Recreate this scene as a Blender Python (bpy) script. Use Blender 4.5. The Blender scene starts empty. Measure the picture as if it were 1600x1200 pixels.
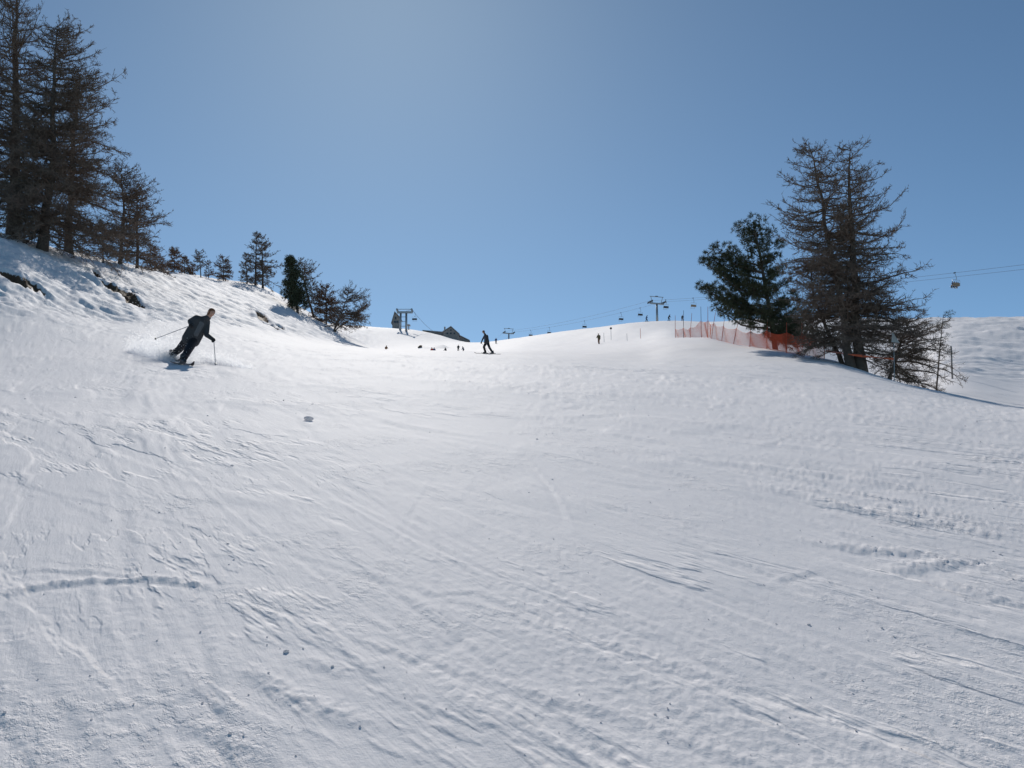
import bpy, bmesh, math, random
import numpy as np
from mathutils import Vector, Matrix

# ------------------------------------------------------------------ camera, sky, sun, exposure
scene = bpy.context.scene
COL = scene.collection
PITCH = math.radians(9.0)
FPX = 1570.0                       # focal length in photo pixels (photo 1600 x 1200)
CAMZ = 1.6
CP, SP = math.cos(PITCH), math.sin(PITCH)

cam_d = bpy.data.cameras.new("camera")
cam_d.sensor_width = 36.0
cam_d.lens = 36.0 * FPX / 1600.0
cam_d.clip_start = 0.1
cam_d.clip_end = 6000
cam = bpy.data.objects.new("camera", cam_d)
cam.location = (0, 0, CAMZ)
cam.rotation_euler = (math.radians(90) + PITCH, 0, 0)
COL.objects.link(cam)
scene.camera = cam

SUN_EL, SUN_AZ = math.radians(32.5), math.radians(-8.0)      # azimuth from +Y, negative = left
world = bpy.data.worlds.new("World")
scene.world = world
world.use_nodes = True
wn = world.node_tree
sky = wn.nodes.new("ShaderNodeTexSky")
sky.sky_type = 'NISHITA'
sky.sun_disc = False
sky.sun_elevation = SUN_EL
sky.sun_rotation = SUN_AZ
sky.altitude = 4000
sky.air_density = 0.8
sky.dust_density = 2.5
sky.ozone_density = 1.0
tint = wn.nodes.new("ShaderNodeMix"); tint.data_type = 'RGBA'; tint.blend_type = 'MULTIPLY'; tint.inputs[0].default_value = 1.0
tint.inputs[7].default_value = (0.87, 1.07, 1.05, 1)
wn.links.new(sky.outputs[0], tint.inputs[6]); wn.links.new(tint.outputs[2], wn.nodes["Background"].inputs[0])
wn.nodes["Background"].inputs[1].default_value = 0.095

sun_d = bpy.data.lights.new("sun", 'SUN')
sun_d.energy = 4.0
sun_d.angle = math.radians(0.53)
sun_d.color = (1.0, 0.95, 0.88)
sun = bpy.data.objects.new("sun", sun_d)
sdir = Vector((math.sin(SUN_AZ) * math.cos(SUN_EL), math.cos(SUN_AZ) * math.cos(SUN_EL), math.sin(SUN_EL)))
sun.rotation_euler = sdir.to_track_quat('Z', 'Y').to_euler()
sun.location = sdir * 300
COL.objects.link(sun)

scene.view_settings.view_transform = 'Standard'
scene.view_settings.look = 'None'
scene.view_settings.exposure = 0.03
scene.view_settings.gamma = 1.0
scene.view_settings.use_curve_mapping = False

RNG = np.random.default_rng(7)
random.seed(7)


# ------------------------------------------------------------------ helpers
def tag(o, label=None, cat=None, group=None, kind=None):
    if label: o["label"] = label
    if cat: o["category"] = cat
    if group: o["group"] = group
    if kind: o["kind"] = kind
    return o


def empty(name, loc, label, cat, group=None):
    o = bpy.data.objects.new(name, None)
    COL.objects.link(o)
    o.location = loc
    o.empty_display_size = 0.2
    return tag(o, label, cat, group)


def mesh_np(name, V, F, smooth=False):
    """V (n,3) array, F (m,k) array of equal polygons"""
    V = np.asarray(V, np.float32); F = np.asarray(F, np.int32)
    me = bpy.data.meshes.new(name)
    m, k = F.shape
    me.vertices.add(len(V)); me.vertices.foreach_set("co", V.ravel())
    me.loops.add(m * k); me.loops.foreach_set("vertex_index", F.ravel())
    me.polygons.add(m)
    me.polygons.foreach_set("loop_start", np.arange(0, m * k, k, dtype=np.int32))
    me.polygons.foreach_set("loop_total", np.full(m, k, np.int32))
    me.polygons.foreach_set("use_smooth", np.full(m, smooth))
    me.update(calc_edges=True)
    return me


def link(name, me, mat=None, parent=None, world_coords=True):
    o = bpy.data.objects.new(name, me)
    COL.objects.link(o)
    if mat is not None:
        for m in (mat if isinstance(mat, (list, tuple)) else [mat]):
            me.materials.append(m)
    if parent is not None:
        o.parent = parent
        if world_coords:
            o.matrix_parent_inverse = Matrix.Translation(-parent.location)
    return o


class Geo:
    """collects pieces of ONE part (quads and tris as quads with repeated index avoided)"""
    def __init__(self): self.V = []; self.F = []; self.n = 0
    def add(self, V, F):
        V = np.asarray(V, float).reshape(-1, 3)
        self.V.append(V)
        for f in F: self.F.append([i + self.n for i in f])
        self.n += len(V); return self
    def box(self, c, size, rot=None):
        sx, sy, sz = [s / 2 for s in size]
        P = np.array([(x, y, z) for x in (-sx, sx) for y in (-sy, sy) for z in (-sz, sz)])
        if rot is not None: P = P @ np.array(rot).T
        return self.add(P + np.array(c), [(0, 1, 3, 2), (4, 6, 7, 5), (0, 4, 5, 1), (2, 3, 7, 6), (0, 2, 6, 4), (1, 5, 7, 3)])
    def tube(self, pts, r, n=8, cap=True):
        pts = np.asarray(pts, float); k = len(pts)
        r = np.broadcast_to(np.asarray(r, float), (k,))
        V, F = tubes(pts[None], r[None], n)
        F = [tuple(f) for f in F]
        if cap: F += [tuple(range(n))[::-1], tuple((k - 1) * n + i for i in range(n))]
        return self.add(V, F)
    def mesh(self, name, smooth=False):
        me = bpy.data.meshes.new(name)
        me.from_pydata(np.concatenate(self.V).tolist(), [], self.F)
        if smooth: me.polygons.foreach_set("use_smooth", [True] * len(me.polygons))
        me.update(); return me
    def build(self, name, mat, parent=None, smooth=False):
        return link(name, self.mesh(name, smooth), mat, parent)


def tubes(P, R, n=3):
    """P (N,K,3) polylines, R (N,K) radii -> verts, quads of n-sided tubes (no caps)"""
    P = np.asarray(P, float); R = np.asarray(R, float)
    N, K, _ = P.shape
    T = np.gradient(P, axis=1)
    T /= np.linalg.norm(T, axis=2, keepdims=True) + 1e-12
    ref = np.where(np.abs(T[..., 2:3]) > 0.9, np.array([1.0, 0, 0]), np.array([0, 0, 1.0]))
    ref = np.broadcast_to(ref[:, :1], T.shape)
    A = np.cross(T, ref); A /= np.linalg.norm(A, axis=2, keepdims=True) + 1e-12
    B = np.cross(T, A)
    ang = np.arange(n) * 2 * np.pi / n
    V = P[:, :, None] + R[:, :, None, None] * (A[:, :, None] * np.cos(ang)[None, None, :, None] + B[:, :, None] * np.sin(ang)[None, None, :, None])
    idx = np.arange(N * K * n).reshape(N, K, n)
    a = idx[:, :-1]; b = idx[:, 1:]
    F = np.stack([a, np.roll(a, -1, 2), np.roll(b, -1, 2), b], -1).reshape(-1, 4)
    return V.reshape(-1, 3), F


# ------------------------------------------------------------------ materials
def mat(name, color, rough=0.7, spec=0.3, metal=0.0, var=0.15, scale=8.0, bump=0.0, bscale=30.0, transl=0.0):
    m = bpy.data.materials.new(name); m.use_nodes = True
    nt = m.node_tree; b = nt.nodes["Principled BSDF"]
    b.inputs["Roughness"].default_value = rough
    b.inputs["Specular IOR Level"].default_value = spec
    b.inputs["Metallic"].default_value = metal
    geo = nt.nodes.new("ShaderNodeNewGeometry")
    nz = nt.nodes.new("ShaderNodeTexNoise"); nz.inputs["Scale"].default_value = scale; nz.inputs["Detail"].default_value = 4
    nt.links.new(geo.outputs["Position"], nz.inputs["Vector"])
    mx = nt.nodes.new("ShaderNodeMix"); mx.data_type = 'RGBA'
    mx.inputs[6].default_value = (*[c * (1 - var) for c in color], 1)
    mx.inputs[7].default_value = (*[min(1, c * (1 + var)) for c in color], 1)
    nt.links.new(nz.outputs["Fac"], mx.inputs[0]); nt.links.new(mx.outputs[2], b.inputs["Base Color"])
    if bump:
        n2 = nt.nodes.new("ShaderNodeTexNoise"); n2.inputs["Scale"].default_value = bscale; n2.inputs["Detail"].default_value = 5
        nt.links.new(geo.outputs["Position"], n2.inputs["Vector"])
        bp = nt.nodes.new("ShaderNodeBump"); bp.inputs["Distance"].default_value = bump
        nt.links.new(n2.outputs["Fac"], bp.inputs["Height"]); nt.links.new(bp.outputs[0], b.inputs["Normal"])
    return m


M = {}
M['bark'] = mat('larch bark', (0.12, 0.095, 0.08), 0.95, 0.1, var=0.4, scale=6, bump=0.03, bscale=12)
M['twig'] = mat('larch twigs', (0.175, 0.132, 0.105), 0.9, 0.1, var=0.35, scale=1.5)
M['twig_warm'] = mat('reddish larch twigs', (0.20, 0.125, 0.085), 0.9, 0.1, var=0.3, scale=1.5)
M['needle'] = mat('pine needles', (0.075, 0.085, 0.05), 0.7, 0.2, var=0.5, scale=2.5)
M['steel'] = mat('galvanised steel', (0.34, 0.36, 0.38), 0.45, 0.5, metal=0.6, var=0.12, scale=2)
M['dark_steel'] = mat('dark steel', (0.06, 0.065, 0.07), 0.5, 0.4, var=0.2, scale=2)
M['cable'] = mat('steel rope', (0.15, 0.15, 0.16), 0.8, 0.2)
M['seat'] = mat('chair seat padding', (0.05, 0.05, 0.055), 0.7)
M['seat_tan'] = mat('tan chair shell', (0.26, 0.19, 0.13), 0.6)
M['wood'] = mat('hazed weathered timber', (0.30, 0.27, 0.25), 0.9, var=0.4, scale=1.5)  # lightened: haze over the far buildings is put into the timber colour
M['stone_wall'] = mat('plastered wall', (0.36, 0.35, 0.34), 0.9, var=0.1)
M['roof'] = mat('hazed slate roof', (0.42, 0.42, 0.43), 0.8, var=0.25, scale=1.2)  # paler than slate, with distance haze and glare painted into the base colour
M['glass'] = mat('window glass', (0.04, 0.05, 0.06), 0.1, 0.6)
M['net'] = mat('orange safety net', (0.75, 0.13, 0.06), 0.6, 0.2, var=0.1)
M['pole_red'] = mat('red fence pole', (0.55, 0.10, 0.05), 0.5, 0.3)
M['pole_dark'] = mat('dark slalom pole', (0.07, 0.05, 0.06), 0.5)
M['tape'] = mat('orange tape', (0.85, 0.16, 0.07), 0.4, 0.4)
M['sign'] = mat('sign plate back', (0.55, 0.53, 0.48), 0.35, 0.5, metal=0.3)
M['sign_yellow'] = mat('yellow marker', (0.6, 0.42, 0.06), 0.5)
M['rock'] = mat('brown rock', (0.20, 0.14, 0.085), 0.95, var=0.4, scale=3, bump=0.05, bscale=5)
M['skin'] = mat('skin', (0.50, 0.28, 0.20), 0.55, 0.3, var=0.05)
M['hair'] = mat('auburn hair', (0.16, 0.07, 0.035), 0.7, var=0.3, scale=60)
M['jacket'] = mat('charcoal jacket', (0.052, 0.053, 0.058), 0.75, var=0.2, bump=0.006, bscale=18)
M['jacket_grey'] = mat('grey jacket panel', (0.11, 0.115, 0.125), 0.75, var=0.15, bump=0.006, bscale=18)
M['trousers'] = mat('black ski trousers', (0.022, 0.021, 0.024), 0.8, var=0.2, bump=0.006, bscale=16)
M['boot'] = mat('black ski boots', (0.03, 0.03, 0.033), 0.35, 0.5)
M['glove'] = mat('black gloves', (0.03, 0.026, 0.026), 0.7)
M['ski'] = mat('dark skis', (0.05, 0.035, 0.035), 0.3, 0.5)
M['blue'] = mat('blue grey jacket', (0.07, 0.09, 0.13), 0.75)
M['navy'] = mat('navy jacket', (0.05, 0.07, 0.17), 0.75)
M['red'] = mat('red jacket', (0.45, 0.06, 0.04), 0.75)
M['brown'] = mat('brown jacket', (0.24, 0.12, 0.07), 0.8)
M['olive'] = mat('olive jacket', (0.12, 0.105, 0.06), 0.8)
M['helmet'] = mat('dark hat', (0.03, 0.03, 0.035), 0.5)


def snow_material(name, soil=True):
    m = bpy.data.materials.new(name); m.use_nodes = True
    nt = m.node_tree; N = nt.nodes; L = nt.links
    b = N["Principled BSDF"]
    b.inputs["Roughness"].default_value = 0.75
    b.inputs["Specular IOR Level"].default_value = 0.03
    geo = N.new("ShaderNodeNewGeometry")

    def noise(scale, detail, rough=0.55, mapping=None):
        n = N.new("ShaderNodeTexNoise"); n.inputs["Scale"].default_value = scale
        n.inputs["Detail"].default_value = detail; n.inputs["Roughness"].default_value = rough
        if mapping is not None:
            mp = N.new("ShaderNodeMapping"); mp.vector_type = 'TEXTURE'
            mp.inputs["Rotation"].default_value = (0, 0, mapping[0]); mp.inputs["Scale"].default_value = mapping[1]
            L.new(geo.outputs["Position"], mp.inputs["Vector"]); L.new(mp.outputs[0], n.inputs["Vector"])
        else:
            L.new(geo.outputs["Position"], n.inputs["Vector"])
        return n.outputs["Fac"]

    def bump(h, dist, prev=None):
        bp = N.new("ShaderNodeBump"); bp.inputs["Distance"].default_value = dist
        L.new(h, bp.inputs["Height"])
        if prev is not None: L.new(prev, bp.inputs["Normal"])
        return bp.outputs[0]
    def mrange(v, lo, hi):
        r_ = N.new("ShaderNodeMapRange"); r_.interpolation_type = 'SMOOTHSTEP'; r_.inputs[1].default_value = lo; r_.inputs[2].default_value = hi
        L.new(v, r_.inputs[0]); return r_.outputs[0]

    def mul(p_, q_):
        m_ = N.new("ShaderNodeMath"); m_.operation = 'MULTIPLY'; L.new(p_, m_.inputs[0]); L.new(q_, m_.inputs[1]); return m_.outputs[0]
    # crisp broken-crust edges and scrapes running down the fall line, only in patches
    n0 = bump(noise(13, 9, 0.74), 0.0045)
    n1 = bump(noise(1.0, 5, 0.62, (0.437, (0.06, 0.9, 0.3))), 0.006, n0)
    e1 = mul(mrange(noise(1.0, 4, 0.6, (0.437, (0.30, 1.5, 0.6))), 0.475, 0.525), mrange(noise(0.42, 3), 0.50, 0.66))
    n2 = bump(e1, 0.0065, n1)
    e2 = mul(mrange(noise(1.0, 5, 0.65, (0.62, (0.9, 4.0, 1.5))), 0.47, 0.53), mrange(noise(0.23, 3), 0.48, 0.63))
    n2 = bump(e2, 0.018, n2)
    e3 = mul(mrange(noise(1.0, 5, 0.7, (0.437, (0.11, 0.22, 0.2))), 0.47, 0.64), mrange(noise(0.7, 4), 0.49, 0.62))
    n2 = bump(e3, 0.005, n2)
    n3 = bump(noise(75, 4, 0.75), 0.0035, n2)
    L.new(n3, b.inputs["Normal"])
    mx = N.new("ShaderNodeMix"); mx.data_type = 'RGBA'
    mx.inputs[6].default_value = (0.85, 0.832, 0.84, 1); mx.inputs[7].default_value = (0.905, 0.88, 0.885, 1)
    L.new(noise(0.5, 4), mx.inputs[0])
    col = mx.outputs[2]
    if soil:
        at = N.new("ShaderNodeAttribute"); at.attribute_name = "soil"
        nb = noise(3.0, 6, 0.7)
        ad = N.new("ShaderNodeMath"); ad.operation = 'ADD'; L.new(at.outputs["Fac"], ad.inputs[0]); L.new(nb, ad.inputs[1])
        rp = N.new("ShaderNodeMapRange"); rp.inputs[1].default_value = 0.94; rp.inputs[2].default_value = 1.05
        L.new(ad.outputs[0], rp.inputs[0])
        sc = N.new("ShaderNodeMix"); sc.data_type = 'RGBA'
        sc.inputs[6].default_value = (0.10, 0.062, 0.04, 1); sc.inputs[7].default_value = (0.17, 0.115, 0.075, 1)
        L.new(noise(5, 5), sc.inputs[0])
        m2 = N.new("ShaderNodeMix"); m2.data_type = 'RGBA'
        L.new(rp.outputs[0], m2.inputs[0]); L.new(col, m2.inputs[6]); L.new(sc.outputs[2], m2.inputs[7])
        col = m2.outputs[2]
    L.new(col, b.inputs["Base Color"])
    if not soil:      # small lumps let the low sun through
        tl = N.new("ShaderNodeBsdfTranslucent"); L.new(col, tl.inputs[0])
        ms = N.new("ShaderNodeMixShader"); ms.inputs[0].default_value = 0.45
        L.new(b.outputs[0], ms.inputs[1]); L.new(tl.outputs[0], ms.inputs[2]); L.new(ms.outputs[0], N["Material Output"].inputs[0])
    return m


M['snow'] = snow_material('snow')
M['snow_plain'] = snow_material('loose snow', False)


# ------------------------------------------------------------------ terrain
def py2t(py):
    v = (600.0 - py) / FPX
    return (SP + v * CP) / (CP - v * SP)


def t2py(t):
    return 600.0 - FPX * (t * CP - SP) / (CP + t * SP)


def pchip(x, Y, xq):
    """monotone cubic along axis 0; Y (n, m)"""
    x = np.asarray(x, float); Y = np.asarray(Y, float)
    if Y.ndim == 1: return pchip(x, Y[:, None], xq)[:, 0]
    h = np.diff(x)[:, None]; d = np.diff(Y, axis=0) / h
    s = np.zeros_like(Y)
    w1 = 2 * h[1:] + h[:-1]; w2 = h[1:] + 2 * h[:-1]
    ok = d[1:] * d[:-1] > 0
    with np.errstate(divide='ignore', invalid='ignore'):
        hm = (w1 + w2) / (w1 / d[:-1] + w2 / d[1:])
    s[1:-1] = np.where(ok, hm, 0); s[0] = d[0]; s[-1] = d[-1]
    xq = np.clip(xq, x[0], x[-1])
    i = np.clip(np.searchsorted(x, xq, 'right') - 1, 0, len(x) - 2)
    hh = h[i]; t = ((xq - x[i])[:, None]) / hh
    return ((1 + 2 * t) * (1 - t) ** 2 * Y[i] + t * (1 - t) ** 2 * hh * s[i] + t * t * (3 - 2 * t) * Y[i + 1] + t * t * (t - 1) * hh * s[i + 1])


SLOPE, CROSS, AFIX = 0.2276, -0.049, 0.978
# what the photo shows per picture column: (distance in metres, picture row of the snow there)
TABLE = {
    -400: [(24, 556), (34, 500), (42, 430), (50, 360), (60, 300), (80, 292), (130, 320), (300, 380), (1600, 470)],
    0: [(24, 572), (34, 532), (42, 488), (50, 434), (60, 378), (72, 372), (110, 386), (200, 420), (1600, 500)],
    90: [(24, 573), (36, 530), (46, 488), (56, 446), (66, 402), (76, 394), (110, 400), (200, 425), (1600, 505)],
    180: [(24, 575), (36, 538), (49, 503), (60, 467), (75, 426), (86, 413), (105, 413), (200, 432), (1600, 510)],
    300: [(24, 579), (40, 540), (58, 508), (78, 468), (103, 438), (120, 432), (150, 434), (300, 450), (1600, 515)],
    405: [(24, 583), (40, 550), (68, 519), (90, 492), (112, 465), (130, 450), (150, 447), (300, 465), (1600, 520)],
    470: [(24, 586), (40, 555), (80, 529), (100, 508), (118, 489), (135, 483), (160, 485), (300, 500), (1600, 530)],
    530: [(24, 588), (40, 558), (65, 546), (95, 539), (115, 525), (132, 516), (160, 518), (260, 521), (360, 507), (450, 510), (1600, 540)],
    600: [(24, 590), (40, 562), (76, 549), (100, 546), (150, 550), (220, 552), (290, 544), (350, 527), (405, 512), (450, 512), (700, 530), (1600, 560)],
    640: [(24, 592), (40, 564), (76, 550), (100, 547.5), (150, 552), (230, 554), (290, 546), (350, 534), (420, 516), (460, 514), (700, 532), (1600, 560)],
    690: [(24, 594), (40, 566), (76, 551), (100, 548.5), (150, 553), (230, 555), (290, 545), (350, 538), (420, 531), (480, 524), (540, 524), (800, 540), (1600, 560)],
    740: [(24, 597), (40, 568), (76, 552.5), (100, 549.5), (150, 552), (230, 551), (290, 543), (350, 537.5), (410, 535.5), (480, 536.5), (700, 547), (1600, 565)],
    800: [(24, 600), (40, 570), (76, 554), (110, 550), (150, 549), (220, 541), (300, 533), (360, 529), (430, 531), (600, 540), (1600, 560)],
    900: [(24, 606), (40, 576), (76, 557), (110, 549.5), (165, 541.5), (220, 530), (280, 518), (330, 515), (400, 519), (600, 530), (1600, 560)],
    1000: [(24, 612), (40, 583), (76, 559), (100, 543), (125, 535), (160, 529), (200, 516), (240, 506), (270, 503), (320, 506), (600, 520), (1600, 560)],
    1050: [(24, 615), (40, 585), (70, 558), (90, 539), (108, 527), (130, 522), (170, 516), (220, 508), (265, 501), (320, 504), (600, 520), (1600, 560)],
    1110: [(24, 618), (40, 589), (70, 556), (88, 534), (100, 527), (120, 533), (160, 526), (220, 511), (270, 503), (330, 506), (600, 520), (1600, 560)],
    1180: [(24, 622), (40, 594), (60, 565), (75, 548), (84, 542), (100, 549), (140, 543), (200, 515), (260, 498), (330, 502), (600, 515), (1600, 555)],
    1290: [(24, 628), (40, 602), (55, 578), (66, 563), (73, 560), (90, 572), (130, 570), (180, 532), (240, 503), (300, 497), (360, 500), (1600, 550)],
    1345: [(24, 632), (40, 608), (53, 588), (63, 579), (71, 581), (90, 594), (130, 585), (180, 545), (240, 505), (290, 497), (350, 500), (1600, 550)],
    1420: [(24, 637), (40, 617), (49, 607), (56, 603.5), (66, 611), (80, 613), (100, 603), (150, 570), (210, 522), (270, 499), (330, 501), (1600, 550)],
    1490: [(24, 643), (40, 627), (49, 620), (56, 618), (66, 619), (78, 607), (92, 591), (130, 563), (200, 515), (260, 499), (320, 500), (1600, 550)],
    1600: [(24, 651), (38, 642), (48, 640), (56, 641), (66, 634), (80, 618), (100, 597), (140, 562), (200, 516), (260, 497), (320, 498), (1600, 550)],
    2000: [(24, 672), (40, 668), (60, 654), (100, 600), (200, 512), (260, 490), (320, 492), (1600, 545)],
}
_cols = sorted(TABLE)
_gx = np.arange(-400, 2001, 8.0)
_lt0, _lt1, _nr = math.log(2.0), math.log(1600.0), 420
_gt = np.linspace(_lt0, _lt1, _nr)
_A = []
for c in _cols:
    a = (c - 800) / FPX / AFIX
    pts = [(y, t2py((SLOPE * y + CROSS * a * y - CAMZ) / y)) for y in (2, 2.5, 3, 4, 5, 6.5, 8, 10, 12.5)] + TABLE[c]
    _A.append(pchip(np.log([p[0] for p in pts]), np.array([p[1] for p in pts], float), _gt))
_G = pchip(np.array(_cols, float), np.array(_A), _gx)          # (nx, nr) picture row
_k = np.exp(-0.5 * (np.arange(-4, 5) / 1.5) ** 2); _k /= _k.sum()
_far = np.clip((_gt - math.log(14)) / 0.5, 0, 1)[None]
_S = np.apply_along_axis(lambda v: np.convolve(np.pad(v, 4, 'edge'), _k, 'valid'), 0, _G)
_S = np.apply_along_axis(lambda v: np.convolve(np.pad(v, 4, 'edge'), _k, 'valid'), 1, _S)
_G = _G * (1 - _far) + _S * _far


def H0(x, y):
    x = np.asarray(x, float); y = np.asarray(y, float)
    plane = SLOPE * y + CROSS * x
    ys = np.maximum(y, 2.01)
    px = np.clip(800 + FPX * AFIX * x / ys, -400, 2000)
    fx = np.clip((px + 400) / 8.0, 0, len(_gx) - 1.001); fy = np.clip((np.log(ys) - _lt0) / (_lt1 - _lt0) * (_nr - 1), 0, _nr - 1.001)
    ix = fx.astype(int); iy = fy.astype(int); ax = fx - ix; ay = fy - iy
    py = (_G[ix, iy] * (1 - ax) + _G[ix + 1, iy] * ax) * (1 - ay) + (_G[ix, iy + 1] * (1 - ax) + _G[ix + 1, iy + 1] * ax) * ay
    z = CAMZ + ys * py2t(py)
    w = np.clip((y - 5) / 6, 0, 1); w = w * w * (3 - 2 * w)
    return plane * (1 - w) + z * w


# numpy gradient noise
_perm = np.random.default_rng(3).permutation(4096)
_ga = np.random.default_rng(4).uniform(0, 2 * np.pi, 4096); _gcos, _gsin = np.cos(_ga), np.sin(_ga)


def perlin(x, y, seed=0):
    xi = np.floor(x).astype(np.int64); yi = np.floor(y).astype(np.int64)
    xf = x - xi; yf = y - yi
    u = xf * xf * xf * (xf * (xf * 6 - 15) + 10); v = yf * yf * yf * (yf * (yf * 6 - 15) + 10)

    def g(ix, iy, dx, dy):
        h = _perm[(_perm[(ix + seed * 57) & 4095] + iy) & 4095]
        return _gcos[h] * dx + _gsin[h] * dy
    a = g(xi, yi, xf, yf); b = g(xi + 1, yi, xf - 1, yf); c = g(xi, yi + 1, xf, yf - 1); d = g(xi + 1, yi + 1, xf - 1, yf - 1)
    return (a + (b - a) * u) * (1 - v) + (c + (d - c) * u) * v


def fbm(x, y, seed=0, octv=4, gain=0.5):
    s = 0; a = 1
    for o in range(octv):
        s = s + a * perlin(x * 2 ** o, y * 2 ** o, seed + o * 11); a *= gain
    return s


def ss(a, b, x):
    t = np.clip((x - a) / (b - a), 0, 1); return t * t * (3 - 2 * t)


_bx = [-400, 0, 180, 300, 405, 470, 530, 575, 640]
_by = [34, 39, 46, 55, 66, 78, 96, 125, 300]


def bank_mask(x, y):
    px = 800 + FPX * AFIX * x / np.maximum(y, 3)
    base = np.interp(px, _bx, _by)
    m = ss(0, 0.14, (y - base) / base) * ss(620, 560, px)
    r = ss(1380, 1460, px) * ss(85, 110, y)
    return m, r


def H1(x, y):
    """base terrain with medium undulations"""
    x = np.asarray(x, float); y = np.asarray(y, float)
    z = H0(x, y)
    yy = np.maximum(y, 1)
    m, r = bank_mask(x, y)
    # piste: soft rolls, longer down the fall line
    amp = 0.10 * ss(4, 25, yy) + 0.12 * ss(40, 120, yy)
    z = z + amp * (0.5 * fbm(x / 5.0, y / 9.0, 1, 3)) * (1 - m)
    z = z + 0.012 * fbm(x / 1.1, y / 2.4, 5, 3) * (1 - m) * ss(5, 16, yy) * ss(0, 0.25, fbm(x / 7, y / 9, 9, 2) + 0.12)
    # wind-carved bank with rills running down and to the right
    u = x * 0.88 - y * 0.48; v = x * 0.48 + y * 0.88
    z = z + m * (0.40 * perlin(u / 5.0, v / 6.0, 21) + 0.26 * np.abs(perlin(u / 2.6, v / 1.9, 22)) + 0.16 * perlin(u / 1.3, v / 0.7, 23) + 0.11 * fbm(u / 0.6, v / 0.35, 24, 3))
    z = z + r * (0.9 * perlin(x / 16, y / 13, 31) + 0.7 * np.abs(perlin(x / 9 + y / 14, y / 5, 32)) + 0.30 * perlin(x / 3.5 + y / 6, y / 1.8, 33) + 0.12 * perlin(x / 1.2, y / 0.8, 34))
    for hx, hy, ha, hr in _heaps: z = z + ha * np.exp(-((x - hx) ** 2 + ((y - hy) / 1.5) ** 2) / hr ** 2)
    return z


_heaps = [((p_ - 800) / FPX / AFIX * y_, y_, a_, r_) for p_, y_, a_, r_ in ((668, 296, 0.9, 1.6), (676, 292, 0.7, 1.3), (686, 300, 1.0, 2.0), (694, 298, 0.6, 1.4), (660, 302, 0.7, 1.2))]


def ray(px, py):
    u = (px - 800) / FPX; v = (600 - py) / FPX
    return np.array([u, CP - v * SP, SP + v * CP])


def at_px(px, y, H=H1):
    """point on the snow in picture column px at distance y"""
    a = (px - 800) / FPX / AFIX
    for _ in range(6):
        z = float(H(a * y, y)); t = (z - CAMZ) / y
        v = (t * CP - SP) / (CP + t * SP)
        a = (px - 800) / FPX / (CP - v * SP)
    return np.array([a * y, y, z])


def hit_px(px, py, ymin=2.2, ymax=420):
    """where the line of sight through a pixel first meets the snow"""
    d = ray(px, py); ys = np.geomspace(ymin, ymax, 4000)
    X = d[0] / d[1] * ys; Z = CAMZ + d[2] / d[1] * ys
    below = np.nonzero(H0(X, ys) >= Z)[0]
    i = below[0] if len(below) else len(ys) - 1
    return np.array([X[i], ys[i], float(H1(X[i], ys[i]))])


def pt(px, py, y):
    """point on the line of sight at distance y"""
    d = ray(px, py); return np.array([d[0] / d[1] * y, y, CAMZ + d[2] / d[1] * y])


def seg_dist(x, y, A, B):
    ax, ay = A[0], A[1]; bx, by = B[0] - ax, B[1] - ay
    L2 = bx * bx + by * by + 1e-12
    t = np.clip(((x - ax) * bx + (y - ay) * by) / L2, 0, 1)
    dx = x - ax - t * bx; dy = y - ay - t * by
    L = math.sqrt(L2)
    side = (bx * (y - ay) - by * (x - ax)) / L
    return np.sqrt(dx * dx + dy * dy), side, t


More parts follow.
